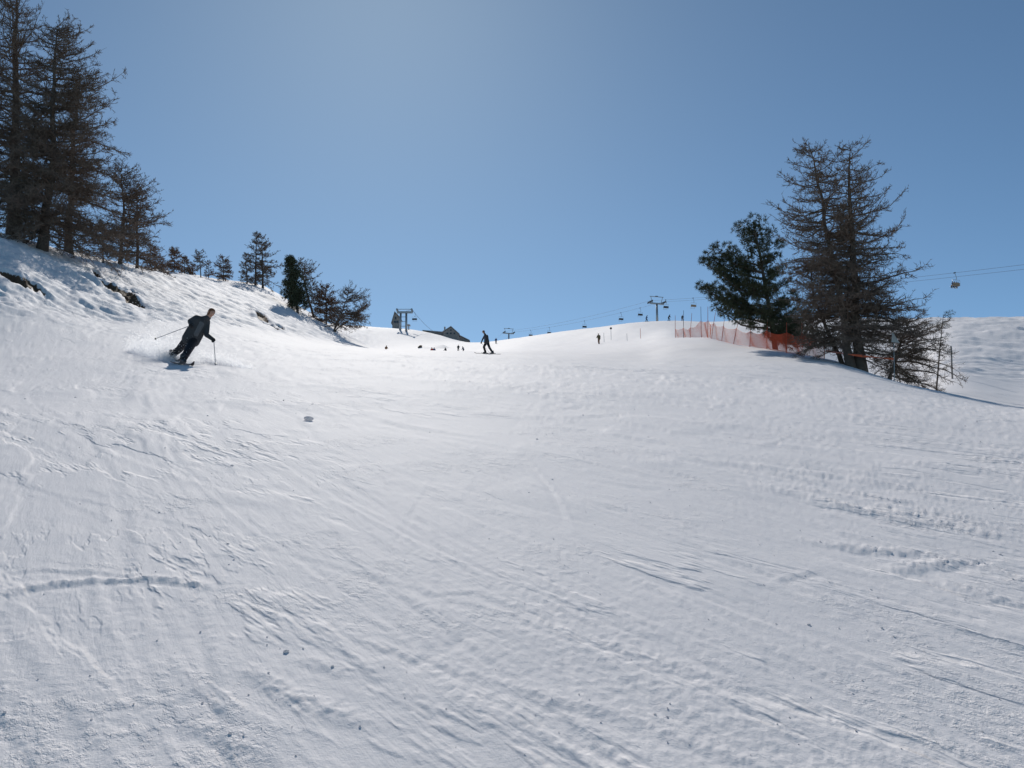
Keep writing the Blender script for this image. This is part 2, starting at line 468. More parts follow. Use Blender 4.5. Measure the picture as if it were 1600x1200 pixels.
# ski tracks: (picture polyline, width m, depth m, rim m, lumpiness)
TRACKS = [
    ([(-60, 945), (0, 934), (70, 920), (150, 912), (260, 911), (340, 924), (410, 934)], 0.05, 0.02, 0.05, 1.0),
    ([(-40, 905), (60, 893), (200, 902), (300, 915), (420, 908)], 0.04, 0.015, 0.02, 0.5),
    ([(345, 1045), (400, 1072), (450, 1100), (520, 1130), (640, 1160)], 0.06, 0.02, 0.035, 1.0),
    ([(280, 1125), (340, 1160), (400, 1205)], 0.05, 0.02, 0.03, 0.8),
    ([(450, 1025), (510, 1050), (560, 1068)], 0.05, 0.015, 0.02, 0.8),
    ([(880, 774), (940, 790), (1000, 806)], 0.07, 0.03, 0.02, 0.2),
    ([(1100, 745), (1220, 772), (1330, 800), (1430, 820), (1640, 826)], 0.14, 0.035, 0.05, 0.6),
    ([(1170, 712), (1210, 694), (1290, 708), (1400, 735), (1500, 765), (1640, 795)], 0.14, 0.03, 0.05, 0.6),
    ([(1000, 712), (1130, 725), (1290, 745), (1420, 765), (1620, 788)], 0.16, 0.03, 0.04, 0.6),
    ([(1385, 910), (1440, 893), (1510, 882), (1600, 915)], 0.09, 0.025, 0.03, 0.8),
    ([(1440, 905), (1540, 940), (1640, 962)], 0.10, 0.03, 0.04, 0.8),
    ([(600, 1060), (680, 1015), (760, 970)], 0.05, 0.02, 0.0, 0.3),
    ([(650, 930), (740, 928), (830, 960), (900, 1010)], 0.05, 0.015, 0.015, 0.5),
    ([(550, 645), (640, 668), (720, 690)], 0.12, 0.035, 0.03, 0.4),
    ([(610, 660), (700, 678), (790, 690)], 0.10, 0.03, 0.03, 0.4),
    ([(860, 655), (960, 650), (990, 656)], 0.14, 0.04, 0.04, 0.5),
    ([(870, 640), (930, 632)], 0.12, 0.04, 0.03, 0.5),
    ([(1280, 625), (1360, 632), (1440, 640), (1540, 655)], 0.18, 0.05, 0.06, 0.7),
    ([(900, 745), (980, 760), (1060, 770)], 0.08, 0.02, 0.02, 0.4),
    ([(1200, 915), (1260, 900), (1290, 893)], 0.05, 0.02, 0.02, 0.4),
    ([(1220, 842), (1340, 862), (1440, 868), (1520, 900)], 0.1, 0.03, 0.04, 0.9),
    ([(820, 1090), (1000, 1130), (1100, 1175)], 0.05, 0.012, 0.015, 0.5),
    ([(880, 985), (1010, 1040), (1120, 1075), (1210, 1090)], 0.06, 0.012, 0.02, 0.6),
    ([(205, 548), (240, 557), (276, 569), (300, 575)], 0.16, 0.06, 0.06, 0.6),
]
# broken ruts on the middle right of the slope
TRACKS += [([(1180 + 35 * k, 735 + 9 * k + 14 * (k % 3)), (1250 + 38 * k, 748 + 10 * k + 14 * (k % 3)), (1330 + 36 * k, 770 + 9 * k + 12 * (k % 3))], 0.11, 0.03, 0.035, 0.9) for k in range(8)]
_tr = [([hit_px(*q) for q in t[0]], *t[1:]) for t in TRACKS]
_r = np.random.default_rng(12)
ARCS = []
for i in range(330):
    y0 = 3.2 * (55 / 3.2) ** _r.uniform(); x0 = _r.uniform(-0.62, 0.62) * y0
    hd = -math.pi / 2 + _r.normal(0.42, 0.26)
    R = _r.uniform(18, 60) * _r.choice([-1, 1])
    L = _r.uniform(1.2, 5) * (1 + y0 / 16)
    kind = _r.uniform() < 0.45
    ARCS.append((x0, y0, hd, R, L, kind, _r.uniform(0.25, 0.8) if kind else _r.uniform(0.014, 0.035) * (1 + y0 / 12), _r.uniform(0.5, 1.2) * (0.0009 * (1 + y0 / 4) if kind else 0.0016 * (1 + y0 / 6)), i))


def H2(x, y):
    """H1 with ski tracks, crumbs and scraped bands"""
    z = H1(x, y)
    sh = z.shape
    x = np.asarray(x, float).ravel(); y = np.asarray(y, float).ravel(); z = z.ravel().copy()
    near = np.nonzero((y > 1) & (y < 75))[0]
    X, Y = x[near], y[near]; D = np.zeros(len(near))
    lump = fbm(X / 0.05, Y / 0.07, 41, 3, 0.65) * ss(16, 10, Y) + fbm(X / 0.16, Y / 0.2, 42, 2) * ss(10, 16, Y)
    for (P, w, dep, rim, lum) in _tr:
        P = np.array(P)
        s = np.nonzero((X > P[:, 0].min() - 6 * w) & (X < P[:, 0].max() + 6 * w) & (Y > P[:, 1].min() - 6 * w) & (Y < P[:, 1].max() + 6 * w))[0]
        if not len(s): continue
        best = np.full(len(s), 9.0); side = np.zeros(len(s)); tt = np.zeros(len(s))
        for k in range(len(P) - 1):
            d, sd, t = seg_dist(X[s], Y[s], P[k], P[k + 1])
            c = d < best
            best[c] = d[c]; side[c] = np.sign(sd[c]); tt[c] = (k + t[c]) / (len(P) - 1)
        q = best * side
        wob = 1 + 0.30 * lum * perlin(X[s] / 0.13, Y[s] / 0.13, 43)
        fade = ss(0, 0.3, tt) * ss(1, 0.6, tt)
        D[s] += (0.28 if w < 0.09 else 0.36) * fade * (-dep * np.exp(-((q + 0.6 * w) / w) ** 2) + rim * wob * np.exp(-((q - (0.9 + 0.5 * perlin(X[s] / 0.4, Y[s] / 0.4, 44)) * w) / (w * (1.15 + 0.8 * perlin(X[s] / 0.6, Y[s] / 0.6, 45)))) ** 2) * (1 + lum * 0.9 * lump[s]))
    for (x0, y0, hd, R, L, kind, w, amp, sd) in ARCS:
        cx = x0 - math.sin(hd) * R; cy = y0 + math.cos(hd) * R
        e = L + 3 * w
        s = np.nonzero((np.abs(X - x0) < e) & (np.abs(Y - y0) < e))[0]
        if not len(s): continue
        dx = X[s] - cx; dy = Y[s] - cy
        q = np.hypot(dx, dy) - abs(R)
        l = (np.arctan2(dy, dx) - math.atan2(y0 - cy, x0 - cx) + np.pi) % (2 * np.pi) - np.pi
        l = l * abs(R)
        win = ss(L * 0.9, L * 0.3, np.abs(l))
        if kind:
            env = win * ss(1.0, 0.5, np.abs(q) / w)
            D[s] += amp * env * (perlin(q / 0.09 + 31 * sd, l / 2.2, 50) + 0.3 * perlin(q / 0.045, l / 1.6 + 7 * sd, 51) + 0.3 * lump[s])
        else:
            D[s] += amp * win * (-np.exp(-(q / w) ** 2) + 0.9 * np.exp(-((q - 1.8 * w) / w) ** 2) * (1 + 0.8 * lump[s]))
    # wind crust: patches of small crumbly relief and faint scrapes across the fall line
    fade = ss(80, 30, Y)
    patch = ss(0.02, 0.35, fbm(X / 2.6, Y / 3.8, 61, 3))
    ux = X * 0.93 + Y * 0.36; uy = -X * 0.36 + Y * 0.93
    D += fade * patch * (0.0011 * fbm(X / 0.13, Y / 0.16, 62, 4, 0.65) * (0.5 + Y / 6) + 0.007 * fbm(ux / 0.22, uy / 1.6, 63, 2) * ss(4, 12, Y))
    D += fade * 0.0009 * fbm(X / 0.06, Y / 0.08, 64, 2, 0.7)
    D += fade * 0.0022 * fbm(ux / 0.12, uy / 1.3, 66, 2) * ss(-0.1, 0.3, fbm(X / 4, Y / 6, 67, 2))
    D += fade * ss(8, 18, Y) * 0.036 * fbm(ux / 0.6, uy / 4.5, 68, 3, 0.6) * ss(-0.05, 0.35, fbm(X / 5, Y / 9, 69, 2))
    # broken crust: low sharp ledges along wandering contour lines
    for (a_, b_, amp, eps, ms, sd, lo) in ((0.75, 3.2, 0.0075, 0.035, 3.4, 80, 0.10), (0.30, 1.3, 0.0038, 0.05, 1.7, 84, 0.06), (0.14, 0.5, 0.0022, 0.07, 1.1, 88, 0.10)):
        nz_ = perlin(ux / a_, uy / b_, sd) + 0.22 * perlin(ux / (a_ * 0.3), uy / (b_ * 0.22), sd + 1)
        mk = ss(lo, lo + 0.22, fbm(X / ms, Y / (ms * 1.5), sd + 2, 3) + 0.10 * ss(0, 3, X - 0.1 * Y))
        D += fade * amp * (0.6 + Y / 8) * mk * ss(-eps, eps, nz_)
    right = ss(0.5, 2.5, X - 0.12 * Y) * ss(4.5, 6.5, Y) * ss(22, 11, Y)
    D += right * 0.017 * fbm(ux / 0.30, uy / 0.9, 65, 5, 0.65) * (0.35 + patch)
    z[near] += D
    return z.reshape(sh)


def grow(a, b, n): return np.linspace(a, b, n, endpoint=False)


rows = np.concatenate([-14 + 16.8 * np.linspace(0, 1, 30, endpoint=False) ** 0.7, 1 / np.linspace(1 / 2.8, 1 / 40.0, 380, endpoint=False),
                       np.geomspace(40, 140, 240, endpoint=False), np.geomspace(140, 560, 110, endpoint=False), np.geomspace(560, 1600, 14)])
pxc = np.concatenate([np.linspace(-2200, -60, 30, endpoint=False), np.arange(-60, 1660, 2.6), np.linspace(1660, 3800, 30)])
acol = (pxc - 800) / FPX / AFIX
wy = np.where(rows > 2.8, rows, 2.8 + (2.8 - rows) * 0.35)
GX = wy[:, None] * acol[None]; GY = np.broadcast_to(rows[:, None], GX.shape).copy()
GZ = H2(GX, GY)

# bare soil showing through on the bank: (pixel start, pixel end, half width m)
SOIL = [((4, 428), (34, 446), 0.30), ((46, 444), (60, 455), 0.22), ((163, 446), (188, 463), 0.34), ((190, 458), (214, 478), 0.30),
        ((148, 424), (156, 436), 0.16), ((205, 455), (214, 462), 0.14), ((406, 490), (411, 500), 0.28), ((413, 504), (425, 512), 0.34), ((436, 510), (438, 514), 0.2)]
soil = np.zeros(GX.shape)
for a, b, w in SOIL:
    A = hit_px(*a, ymin=30); B = hit_px(*b, ymin=30)
    near = np.abs(GY - A[1]) < 14
    d, sd, t = seg_dist(GX, GY, A, B)
    n = perlin(GX / 0.5, GY / 0.5, 71) * 0.5
    m = np.where(near, ss(1.5, 0.55, d / (w * 1.6) + n * 0.5), 0)
    soil = np.maximum(soil, m)
    GZ -= 0.30 * ss(0.5, 1.0, m)
    lip = np.where(near, np.exp(-((d - w * 2.6) / (w * 0.9)) ** 2), 0)
    GZ += 0.16 * lip * (GY > min(A[1], B[1]))

nr, nc = GX.shape
idx = np.arange(nr * nc).reshape(nr, nc)
quads = np.stack([idx[:-1, :-1], idx[:-1, 1:], idx[1:, 1:], idx[1:, :-1]], -1).reshape(-1, 4)
me = mesh_np("snow_ground", np.stack([GX, GY, GZ], -1).reshape(-1, 3), quads, True)
att = me.attributes.new("soil", 'FLOAT', 'POINT'); att.data.foreach_set("value", soil.ravel().astype(np.float32))
ground = link("snow_ground", me, M['snow'])
tag(ground, kind="structure")


def gz(x, y): return float(H2(np.array([x]), np.array([y]))[0])


def at(px, y):
    p = at_px(px, y); p[2] = gz(p[0], p[1]); return p


# ------------------------------------------------------------------ loose snow lumps
def lump_mesh(name, seed, n=2):
    bm = bmesh.new(); bmesh.ops.create_icosphere(bm, subdivisions=n, radius=1)
    r = np.random.default_rng(seed); o = r.uniform(0, 9, 3)
    for v in bm.verts:
        c = v.co
        k = 1 + 0.35 * float(perlin(np.array([c.x * 1.3 + o[0] + c.z]), np.array([c.y * 1.3 + o[1] - c.z]), seed)[0]) * 1.6
        v.co = c * k; v.co.z *= 0.7
    me = bpy.data.meshes.new(name); bm.to_mesh(me); bm.free()
    me.polygons.foreach_set("use_smooth", [True] * len(me.polygons)); return me


p = hit_px(482, 657)
sb = link("snow_lump", lump_mesh("snow_lump", 5, 3), M['snow_plain'])
sb.location = (p[0], p[1], gz(p[0], p[1]) + 0.03); sb.scale = (0.062, 0.058, 0.05)
tag(sb, "fist-sized lump of snow lying alone on the piste below the leaning skier", "snow lump")

base = np.array([v.co[:] for v in lump_mesh("tmp", 8, 1).vertices]); tm = bpy.data.meshes["tmp"]
bf = np.array([pp.vertices[:] for pp in tm.polygons]); bpy.data.meshes.remove(tm)
Vs, Fs = [], []
r = np.random.default_rng(77)
n = 0
for i in range(1000):
    y = 3.0 * (30 / 3.0) ** r.uniform(); x = r.uniform(-0.6, 0.62) * y
    dens = 0.5 + 1.2 * float(perlin(np.array([x / 1.6]), np.array([y / 2.4]), 88)[0]) + (0.25 if x > 0 else -0.15)
    if r.uniform() > dens: continue
    s = min(0.017, 0.0027 * (1 + y / 12) * r.lognormal(0, 0.45))
    ca, sa = math.cos(i), math.sin(i)
    B = base * s * r.uniform(0.7, 1.3, 3)
    B = np.stack([B[:, 0] * ca - B[:, 1] * sa, B[:, 0] * sa + B[:, 1] * ca, B[:, 2]], 1)
    Vs.append(B + np.array([x, y, 0])); Fs.append(bf + n); n += len(base)
Vs = np.array(Vs); cz = H2(Vs[:, :, 0].mean(1), Vs[:, :, 1].mean(1)); Vs[:, :, 2] += (cz + 0.002)[:, None]
cr = link("snow_crumbs", mesh_np("snow_crumbs", Vs.reshape(-1, 3), np.concatenate(Fs), True), M['snow_plain'])
tag(cr, "loose crumbs of snow scattered over the near piste", "snow crumbs", kind="stuff")


# ------------------------------------------------------------------ trees
def unit(v): return v / (np.linalg.norm(v, axis=-1, keepdims=True) + 1e-12)


def larch_geo(seed, height, crown_r, first=0.1, nprim=100, lean=(0, 0), bend=0.0, side_bias=None, twig_r=0.011, dens=1.0, trunk_r=None, tipup=0.30, profile=0.75, off=(0, 0), elhi=0.7, lmin=0.6):
    """trunk (V,F) and branches (V,F), base at the origin"""
    r = np.random.default_rng(seed)
    tr = trunk_r or height * 0.019
    K = 12
    s = np.linspace(0, 1, K)
    wob = np.cumsum(r.normal(0, 0.012, (K, 2)), 0) * height; wob -= wob[0]
    spine = np.stack([off[0] + lean[0] * height * (s + bend * s * (1 - s)) + wob[:, 0] * 0.5, off[1] + lean[1] * height * s + wob[:, 1] * 0.5, height * s - 0.35 * (s == 0)], 1)
    rad = tr * (1 - s) ** 0.85 + 0.012; rad[0] *= 1.35
    TV, TF = tubes(spine[None], rad[None], 9)
    # primaries
    n = int(nprim * 1.2); crown_r = crown_r * 1.2
    h = first + (1 - first) * r.uniform(0, 1, n) ** 0.92 * 0.985
    az = r.uniform(0, 2 * np.pi, n)
    hr = (h - first) / (1 - first)
    L = crown_r * (np.clip(1 - hr, 0, 1) ** profile * 0.95 + 0.05) * r.uniform(lmin, 1.08, n) * np.clip(0.55 + hr * 4, 0, 1)
    if side_bias is not None:
        L *= 1 + side_bias[1] * np.cos(az - side_bias[0])
    el = -0.22 + elhi * hr + r.normal(0, 0.12, n)
    K1 = 7; q = np.linspace(0, 1, K1)
    dirh = np.stack([np.cos(az), np.sin(az), np.zeros(n)], 1)
    P0 = np.stack([np.interp(h, s, spine[:, i]) for i in range(3)], 1)
    cur = tipup + r.normal(0, 0.1, n)
    P = P0[:, None] + dirh[:, None] * (L[:, None, None] * q[None, :, None]) + np.array([0, 0, 1.0]) * (L[:, None] * (el[:, None] * q + (cur[:, None] - 0.35 * (hr[:, None] < 0.5)) * q ** 2 * (0.3 + 0.7 * q)))[..., None]
    P[:, 1:] += (r.normal(0, 0.03, (n, K1 - 1, 3)).cumsum(1)) * L[:, None, None]
    R = (0.010 + 0.013 * L)[:, None] * (1 - q[None]) ** 0.8 + 0.006
    V1, F1 = tubes(P, R, 4)
    # secondaries
    m = np.maximum(4, (L * 5.5 * dens + 4).astype(int))
    pi = np.repeat(np.arange(n), m); N2 = len(pi)
    sp = r.uniform(0.12, 1.0, N2)
    fi = sp * (K1 - 1); i0 = np.clip(fi.astype(int), 0, K1 - 2); fr = (fi - i0)[:, None]
    S = P[pi, i0] * (1 - fr) + P[pi, i0 + 1] * fr
    tan = unit(P[pi, i0 + 1] - P[pi, i0])
    side = unit(np.cross(tan, [0, 0, 1.0])) * r.choice([-1, 1], N2)[:, None]
    d2 = unit(tan * r.uniform(0.35, 1.0, (N2, 1)) + side * r.uniform(0.4, 1.0, (N2, 1)) + np.array([0, 0, 1.0]) * r.normal(0.0, 0.28, (N2, 1)))
    L2 = (0.20 + 0.36 * L[pi] * (1 - 0.75 * sp)) * r.uniform(0.45, 1.15, N2)
    K2 = 3; q2 = np.linspace(0, 1, K2)
    P2 = S[:, None] + d2[:, None] * (L2[:, None] * q2)[..., None]
    P2[..., 2] += L2[:, None] * r.normal(0.02, 0.22, (N2, 1)) * q2 ** 2
    P2[:, 1:] += r.normal(0, 0.05, (N2, K2 - 1, 3)) * L2[:, None, None]
    R2 = (0.006 + 0.008 * L2)[:, None] * (1 - 0.75 * q2)
    R2 = np.maximum(R2, twig_r * 0.55)
    V2, F2 = tubes(P2, R2, 3)
    # twigs
    m3 = np.maximum(2, (L2 * 8 * dens + 2).astype(int))
    si = np.repeat(np.arange(N2), m3); N3 = len(si)
    s3 = r.uniform(0.1, 1.0, N3); f3 = s3 * (K2 - 1); j0 = np.clip(f3.astype(int), 0, K2 - 2); g = (f3 - j0)[:, None]
    S3 = P2[si, j0] * (1 - g) + P2[si, j0 + 1] * g
    t3 = unit(P2[si, j0 + 1] - P2[si, j0])
    rv = unit(r.normal(0, 1, (N3, 3)) * np.array([1, 1, 0.7]))
    d3 = unit(t3 * 0.7 + rv * 0.8 + np.array([0, 0, 0.12]))
    L3 = (0.10 + 0.30 * L2[si] * (1 - 0.4 * s3)) * r.uniform(0.5, 1.2, N3)
    K3 = 2; q3 = np.linspace(0, 1, K3)
    P3 = S3[:, None] + d3[:, None] * (L3[:, None] * q3)[..., None]
    P3[..., 2] += (L3 * r.normal(0.05, 0.2, N3))[:, None] * q3 ** 2
    R3 = np.broadcast_to(twig_r * (1 - 0.6 * q3), (N3, K3))
    V3, F3 = tubes(P3, R3, 3)
    BV = np.concatenate([V1, V2, V3]); BF = np.concatenate([F1, F2 + len(V1), F3 + len(V1) + len(V2)])
    return (TV, TF), (BV, BF)


def make_larch(loc, geos, label, group=None, twig='twig', name="larch_tree"):
    root = empty(name, Vector(loc), label, "tree", group)
    for (T, B) in geos:
        o = link("trunk", mesh_np("trunk", T[0], T[1], True), M['bark'], root, False)
    BV = np.concatenate([g[1][0] for g in geos]); offs = np.cumsum([0] + [len(g[1][0]) for g in geos[:-1]])
    BF = np.concatenate([g[1][1] + o for g, o in zip(geos, offs)])
    link("crown", mesh_np("crown", BV, BF, False), M[twig], root, False)
    return root


def px_m(npx, y): return npx * y / FPX / 0.978


# --- left wood on the bank
def larch_px(px, y, top_py, half_px, label, seed, group=None, lean_px=0, **kw):
    p = at(px, y); top = pt(px + lean_px, top_py, y)
    h = max(0.8, top[2] - p[2]); lx = (top[0] - p[0]) / h
    twig = kw.pop('twig', 'twig')
    kw.setdefault('twig_r', 0.0095 + 0.000115 * y)
    g = larch_geo(seed, h, px_m(half_px, y), lean=(lx, 0), **kw)
    return make_larch(p, [g], label, group, twig)


LG = "leafless larches on the left bank"
larch_px(66, 66, 34, 114, "tall bare larch with a wide dark crown at the edge of the left bank", 101, LG, lean_px=22, nprim=170, first=0.03, profile=0.5, dens=1.0, side_bias=(0, 0.1), lmin=0.7, elhi=0.45)
larch_px(22, 71, -50, 110, "tallest bare larch at the left edge, its top cut off by the frame", 102, LG, lean_px=2, nprim=105, first=0.06, profile=0.55, dens=0.85, tipup=0.5)
larch_px(-45, 66, -80, 120, "bare larch half outside the left edge with gnarled upper limbs", 103, LG, lean_px=10, nprim=90, first=0.06, profile=0.5, dens=0.75, tipup=0.7)
larch_px(108, 80, 110, 62, "bare larch standing behind the wide dark larch on the bank", 104, LG, lean_px=4, nprim=110, first=0.04, profile=0.6, dens=0.9, side_bias=(0, 0.15))
larch_px(187, 84, 262, 58, "slim bare larch alone right of the dark larch group", 105, LG, lean_px=3, nprim=95, first=0.08, profile=0.5, dens=0.85, side_bias=(0, 0.25))
larch_px(214, 88, 298, 44, "shorter bare larch just behind the slim larch", 106, LG, nprim=65, first=0.05, profile=0.55, side_bias=(0, 0.35))
larch_px(161, 80, 345, 36, "small sapling larch between the dark group and the slim larch", 107, LG, nprim=36, first=0.25, profile=0.6)
SG = "small reddish larches along the bank skyline"
larch_px(243, 104, 386, 26, "low bushy larch close behind the slim larch on the skyline", 108, SG, nprim=45, first=0.05, twig='twig_warm')
larch_px(272, 112, 388, 22, "reddish young larch, first small tree right of the slim larch", 109, SG, nprim=55, first=0.12, twig='twig_warm')
larch_px(288, 122, 402, 16, "low reddish larch tucked behind the reddish young larch", 110, SG, nprim=36, first=0.05, twig='twig_warm')
larch_px(301, 124, 412, 10, "tiny larch bush left of the thin open sapling", 111, SG, nprim=26, first=0.1, twig='twig_warm')
larch_px(314, 119, 393, 12, "thin open larch sapling midway along the bank skyline", 112, SG, nprim=26, first=0.3, lean_px=-2, profile=0.3)
larch_px(326, 124, 408, 9, "tiny larch bush right of the thin open sapling", 113, SG, nprim=24, first=0.1, twig='twig_warm')
larch_px(349, 122, 402, 16, "small larch with a dense head standing alone on the skyline", 114, SG, nprim=50, first=0.18, twig='twig_warm', profile=0.5)
CG = "cluster of three larches above the tree shadow"
larch_px(386, 132, 396, 17, "shortest larch at the left of the skyline cluster of three", 115, CG, nprim=48, first=0.08)
larch_px(399, 134, 364, 20, "tallest larch in the middle of the skyline cluster of three", 116, CG, nprim=60, first=0.14, profile=0.55)
larch_px(411, 133, 369, 22, "larch at the right of the skyline cluster of three", 117, CG, nprim=60, first=0.1, profile=0.6, side_bias=(0, 0.3))
EG = "wind-bent larches at the right end of the bank"
larch_px(492, 122, 404, 32, "larch leaning left close behind the dark green pine", 118, EG, lean_px=-22, nprim=55, first=0.15, side_bias=(0, 0.6), bend=0.4)
larch_px(510, 122, 448, 30, "squat bushy larch between the leaning larch and the last larch", 119, EG, nprim=70, first=0.06, profile=0.5, twig='twig_warm')
p = at(521, 114)
g1 = larch_geo(120, 5.3, 2.6, first=0.12, nprim=48, lean=(0.34, 0.0), twig_r=0.016, side_bias=(0, 0.4), profile=0.45, bend=0.3)
g2 = larch_geo(121, 3.3, 2.2, first=0.2, nprim=40, lean=(1.05, 0.0), twig_r=0.016, profile=0.4, bend=0.4)
make_larch(p, [g1, g2], "last larch of the bank, bent right with two forked stems", EG)


# --- stone pines
def pine_crown(r, limbs, needle=0.17, wid=0.016, per=15, shoots=24, clump=0.34, start=0.35, spacing=0.30):
    """limbs: list of polylines -> wood tubes and needle tufts"""
    WP, NV = [], []
    for P in limbs:
        P = np.asarray(P, float)
        q = np.linspace(0, 1, len(P)); qq = np.linspace(0, 1, 7)
        C = np.stack([np.interp(qq, q, P[:, i]) for i in range(3)], 1)
        C[1:-1] += r.normal(0, 0.04, (5, 3))
        WP.append(C)
        L = np.linalg.norm(P[-1] - P[0])
        k = max(2, int(L * (1 - start) / spacing) + 1)
        for f in np.linspace(start, 1.0, k):
            c = np.array([np.interp(f, qq, C[:, i]) for i in range(3)]) + r.normal(0, 0.14, 3) * (1.0 if f < 0.95 else 0.2)
            n = int(shoots * r.uniform(0.7, 1.3))
            d = unit(r.normal(0, 1, (n, 3)) + np.array([0, 0, 0.55]))
            o = c + d * (clump * r.uniform(0.25, 1.0, (n, 1)) ** 0.6) * r.uniform(0.75, 1.25)
            for oo, dd in zip(o, d):
                nd = unit(r.normal(0, 1, (per, 3)) * 0.75 + dd * 0.9)
                NV.append((np.repeat(oo[None], per, 0), nd))
    O = np.concatenate([a for a, b in NV]); D = np.concatenate([b for a, b in NV]); n = len(O)
    Ln = needle * r.uniform(0.7, 1.25, (n, 1)); s = unit(np.cross(D, r.normal(0, 1, (n, 3)))) * wid / 2
    V = np.stack([O - s, O + s, O + D * Ln + s * 0.35, O + D * Ln - s * 0.35], 1).reshape(-1, 3)
    F = np.arange(n * 4).reshape(n, 4)
    W = np.array(WP); Ls = np.linalg.norm(W[:, -1] - W[:, 0], axis=1)
    R = (0.018 + 0.02 * Ls)[:, None] * (1 - 0.8 * np.linspace(0, 1, 7))
    return tubes(W, R, 5), (V, F)


def make_pine(loc, trunk_pts, trunk_r, limbs, label, seed, **kw):
    r = np.random.default_rng(seed)
    root = empty("stone_pine", Vector(loc), label, "tree")
    T = np.array(trunk_pts); V, F = tubes(T[None], np.linspace(trunk_r, trunk_r * 0.25, len(T))[None], 9)
    link("trunk", mesh_np("trunk", V, F, True), M['bark'], root, False)
    (WV, WF), (NV, NF) = pine_crown(r, limbs, **kw)
    link("limbs", mesh_np("limbs", WV, WF, True), M['bark'], root, False)
    link("needles", mesh_np("needles", NV, NF), M['needle'], root, False)
    return root


# dark green columnar pine on the left bank
p = at(466, 117); top = pt(453, 404, 117) - p
r = np.random.default_rng(41)
limbs = []
for i in range(105):
    f = r.uniform(0.03, 0.98); az = r.uniform(0, 2 * np.pi)
    c = np.array([top[0] * f, 0, top[2] * f])
    L = px_m(21, 117) * (np.interp(f, [0, 0.12, 0.35, 0.6, 1], [0.55, 0.9, 1.0, 0.8, 0.16])) * r.uniform(0.75, 1.12)
    e = c + np.array([math.cos(az) * L, math.sin(az) * L, L * r.uniform(0.25, 0.7)])
    limbs.append([c, (c + e) / 2 + np.array([0, 0, -0.05]), e])
make_pine(p, [(0, 0, -0.3), (top[0] * 0.3, 0, top[2] * 0.3), (top[0] * 0.7, 0, top[2] * 0.7), tuple(top)], 0.16, limbs,
          "dense dark green pine leaning out from the left bank", 42, needle=0.22, wid=0.036, per=9, shoots=13, clump=0.3, start=0.3, spacing=0.34)

p = at(12, 76); top = pt(14, 205, 76) - p
r = np.random.default_rng(43); limbs = []
for i in range(45):
    f = r.uniform(0.06, 0.98); az = r.uniform(0, 2 * np.pi); c = np.array([0, 0, top[2] * f])
    L = px_m(52, 76) * np.interp(f, [0, 0.15, 0.6, 1], [0.8, 1.0, 0.7, 0.12]) * r.uniform(0.7, 1.1)
    e = c + np.array([math.cos(az) * L, math.sin(az) * L, L * r.uniform(0.1, 0.4)]); limbs.append([c, (c + e) / 2 + np.array([0, 0, -0.1]), e])
make_pine(p, [(0, 0, -0.3), (0, 0, top[2] * 0.5), (0, 0, top[2])], 0.2, limbs, "dark evergreen pine in the shade behind the leftmost larches", 44, needle=0.2, wid=0.03, per=8, shoots=14, clump=0.36, start=0.3, spacing=0.45)

# big stone pine on the right
YP = 80.0
p = at(1212, YP)
def loc_px(px, py, dd=0.0): return pt(px, py, YP + dd) - p
trunk = [np.array([0, 0, -0.4]), loc_px(1206, 500), loc_px(1196, 450), loc_px(1188, 400), loc_px(1178, 356)]
r = np.random.default_rng(51)
ends = [(1176, 342, 0), (1162, 352, .5), (1190, 348, -.5), (1205, 362, .6), (1150, 356, -.3), (1196, 380, 1), (1164, 376, -1), (1180, 370, 1.2),
        (1118, 388, -.4), (1105, 398, .3), (1097, 408, 0), (1128, 400, .8), (1136, 384, -.8), (1112, 416, .6), (1122, 425, -.9),
        (1095, 447, 0), (1106, 452, .5), (1120, 448, -.6), (1134, 440, .9), (1140, 464, 0), (1150, 472, .7), (1128, 470, -.5), (1118, 480, .2),
        (1158, 430, -1.4), (1150, 410, 1.4), (1170, 440, -1.6), (1215, 400, -1.2), (1225, 420, 1.1), (1218, 380, .2), (1232, 440, -.6), (1240, 460, .9),
        (1180, 470, -1.7), (1200, 480, -1.9), (1222, 476, -1.6), (1246, 486, -.9), (1260, 492, .4), (1268, 508, -.4), (1250, 514, -1.2), (1230, 505, -1.9), (1272, 486, .8),
        (1214, 510, -1.8), (1190, 492, -1.2), (1172, 484, .9), (1238, 524, -.8), (1256, 528, .2), (1222, 530, -1.0), (1278, 520, .6), (1204, 440, -1.9), (1200, 505, -1.2), (1234, 494, -1.4), (1262, 500, -1.0), (1212, 425, -1.6), (1196, 396, -1.5), (1184, 440, -1.9), (1216, 492, 1.2), (1242, 505, 1.4), (1200, 520, -.4), (1270, 532, 0.3), (1188, 415, 1.9), (1210, 455, 1.9), (1245, 470, 1.8)]
limbs = []
for (ex, ey, dd) in ends:
    e = loc_px(ex, ey, dd)
    zb = max(0.9, min(e[2] - 0.35 * abs(e[0]) - 0.3, trunk[-1][2] - 0.3))
    zs = [q[2] for q in trunk]
    b = np.array([np.interp(zb, zs, [q[0] for q in trunk]), np.interp(zb, zs, [q[1] for q in trunk]), zb])
    mid = b * 0.45 + e * 0.55 + np.array([0, 0, -0.12 * np.linalg.norm(e - b)])
    limbs.append([b, mid, e])
make_pine(p, trunk, 0.24, limbs, "broad dark green stone pine beside the tall bare larch, behind the orange net", 52, needle=0.25, wid=0.036, per=9, shoots=25, clump=0.43, start=0.28, spacing=0.37)

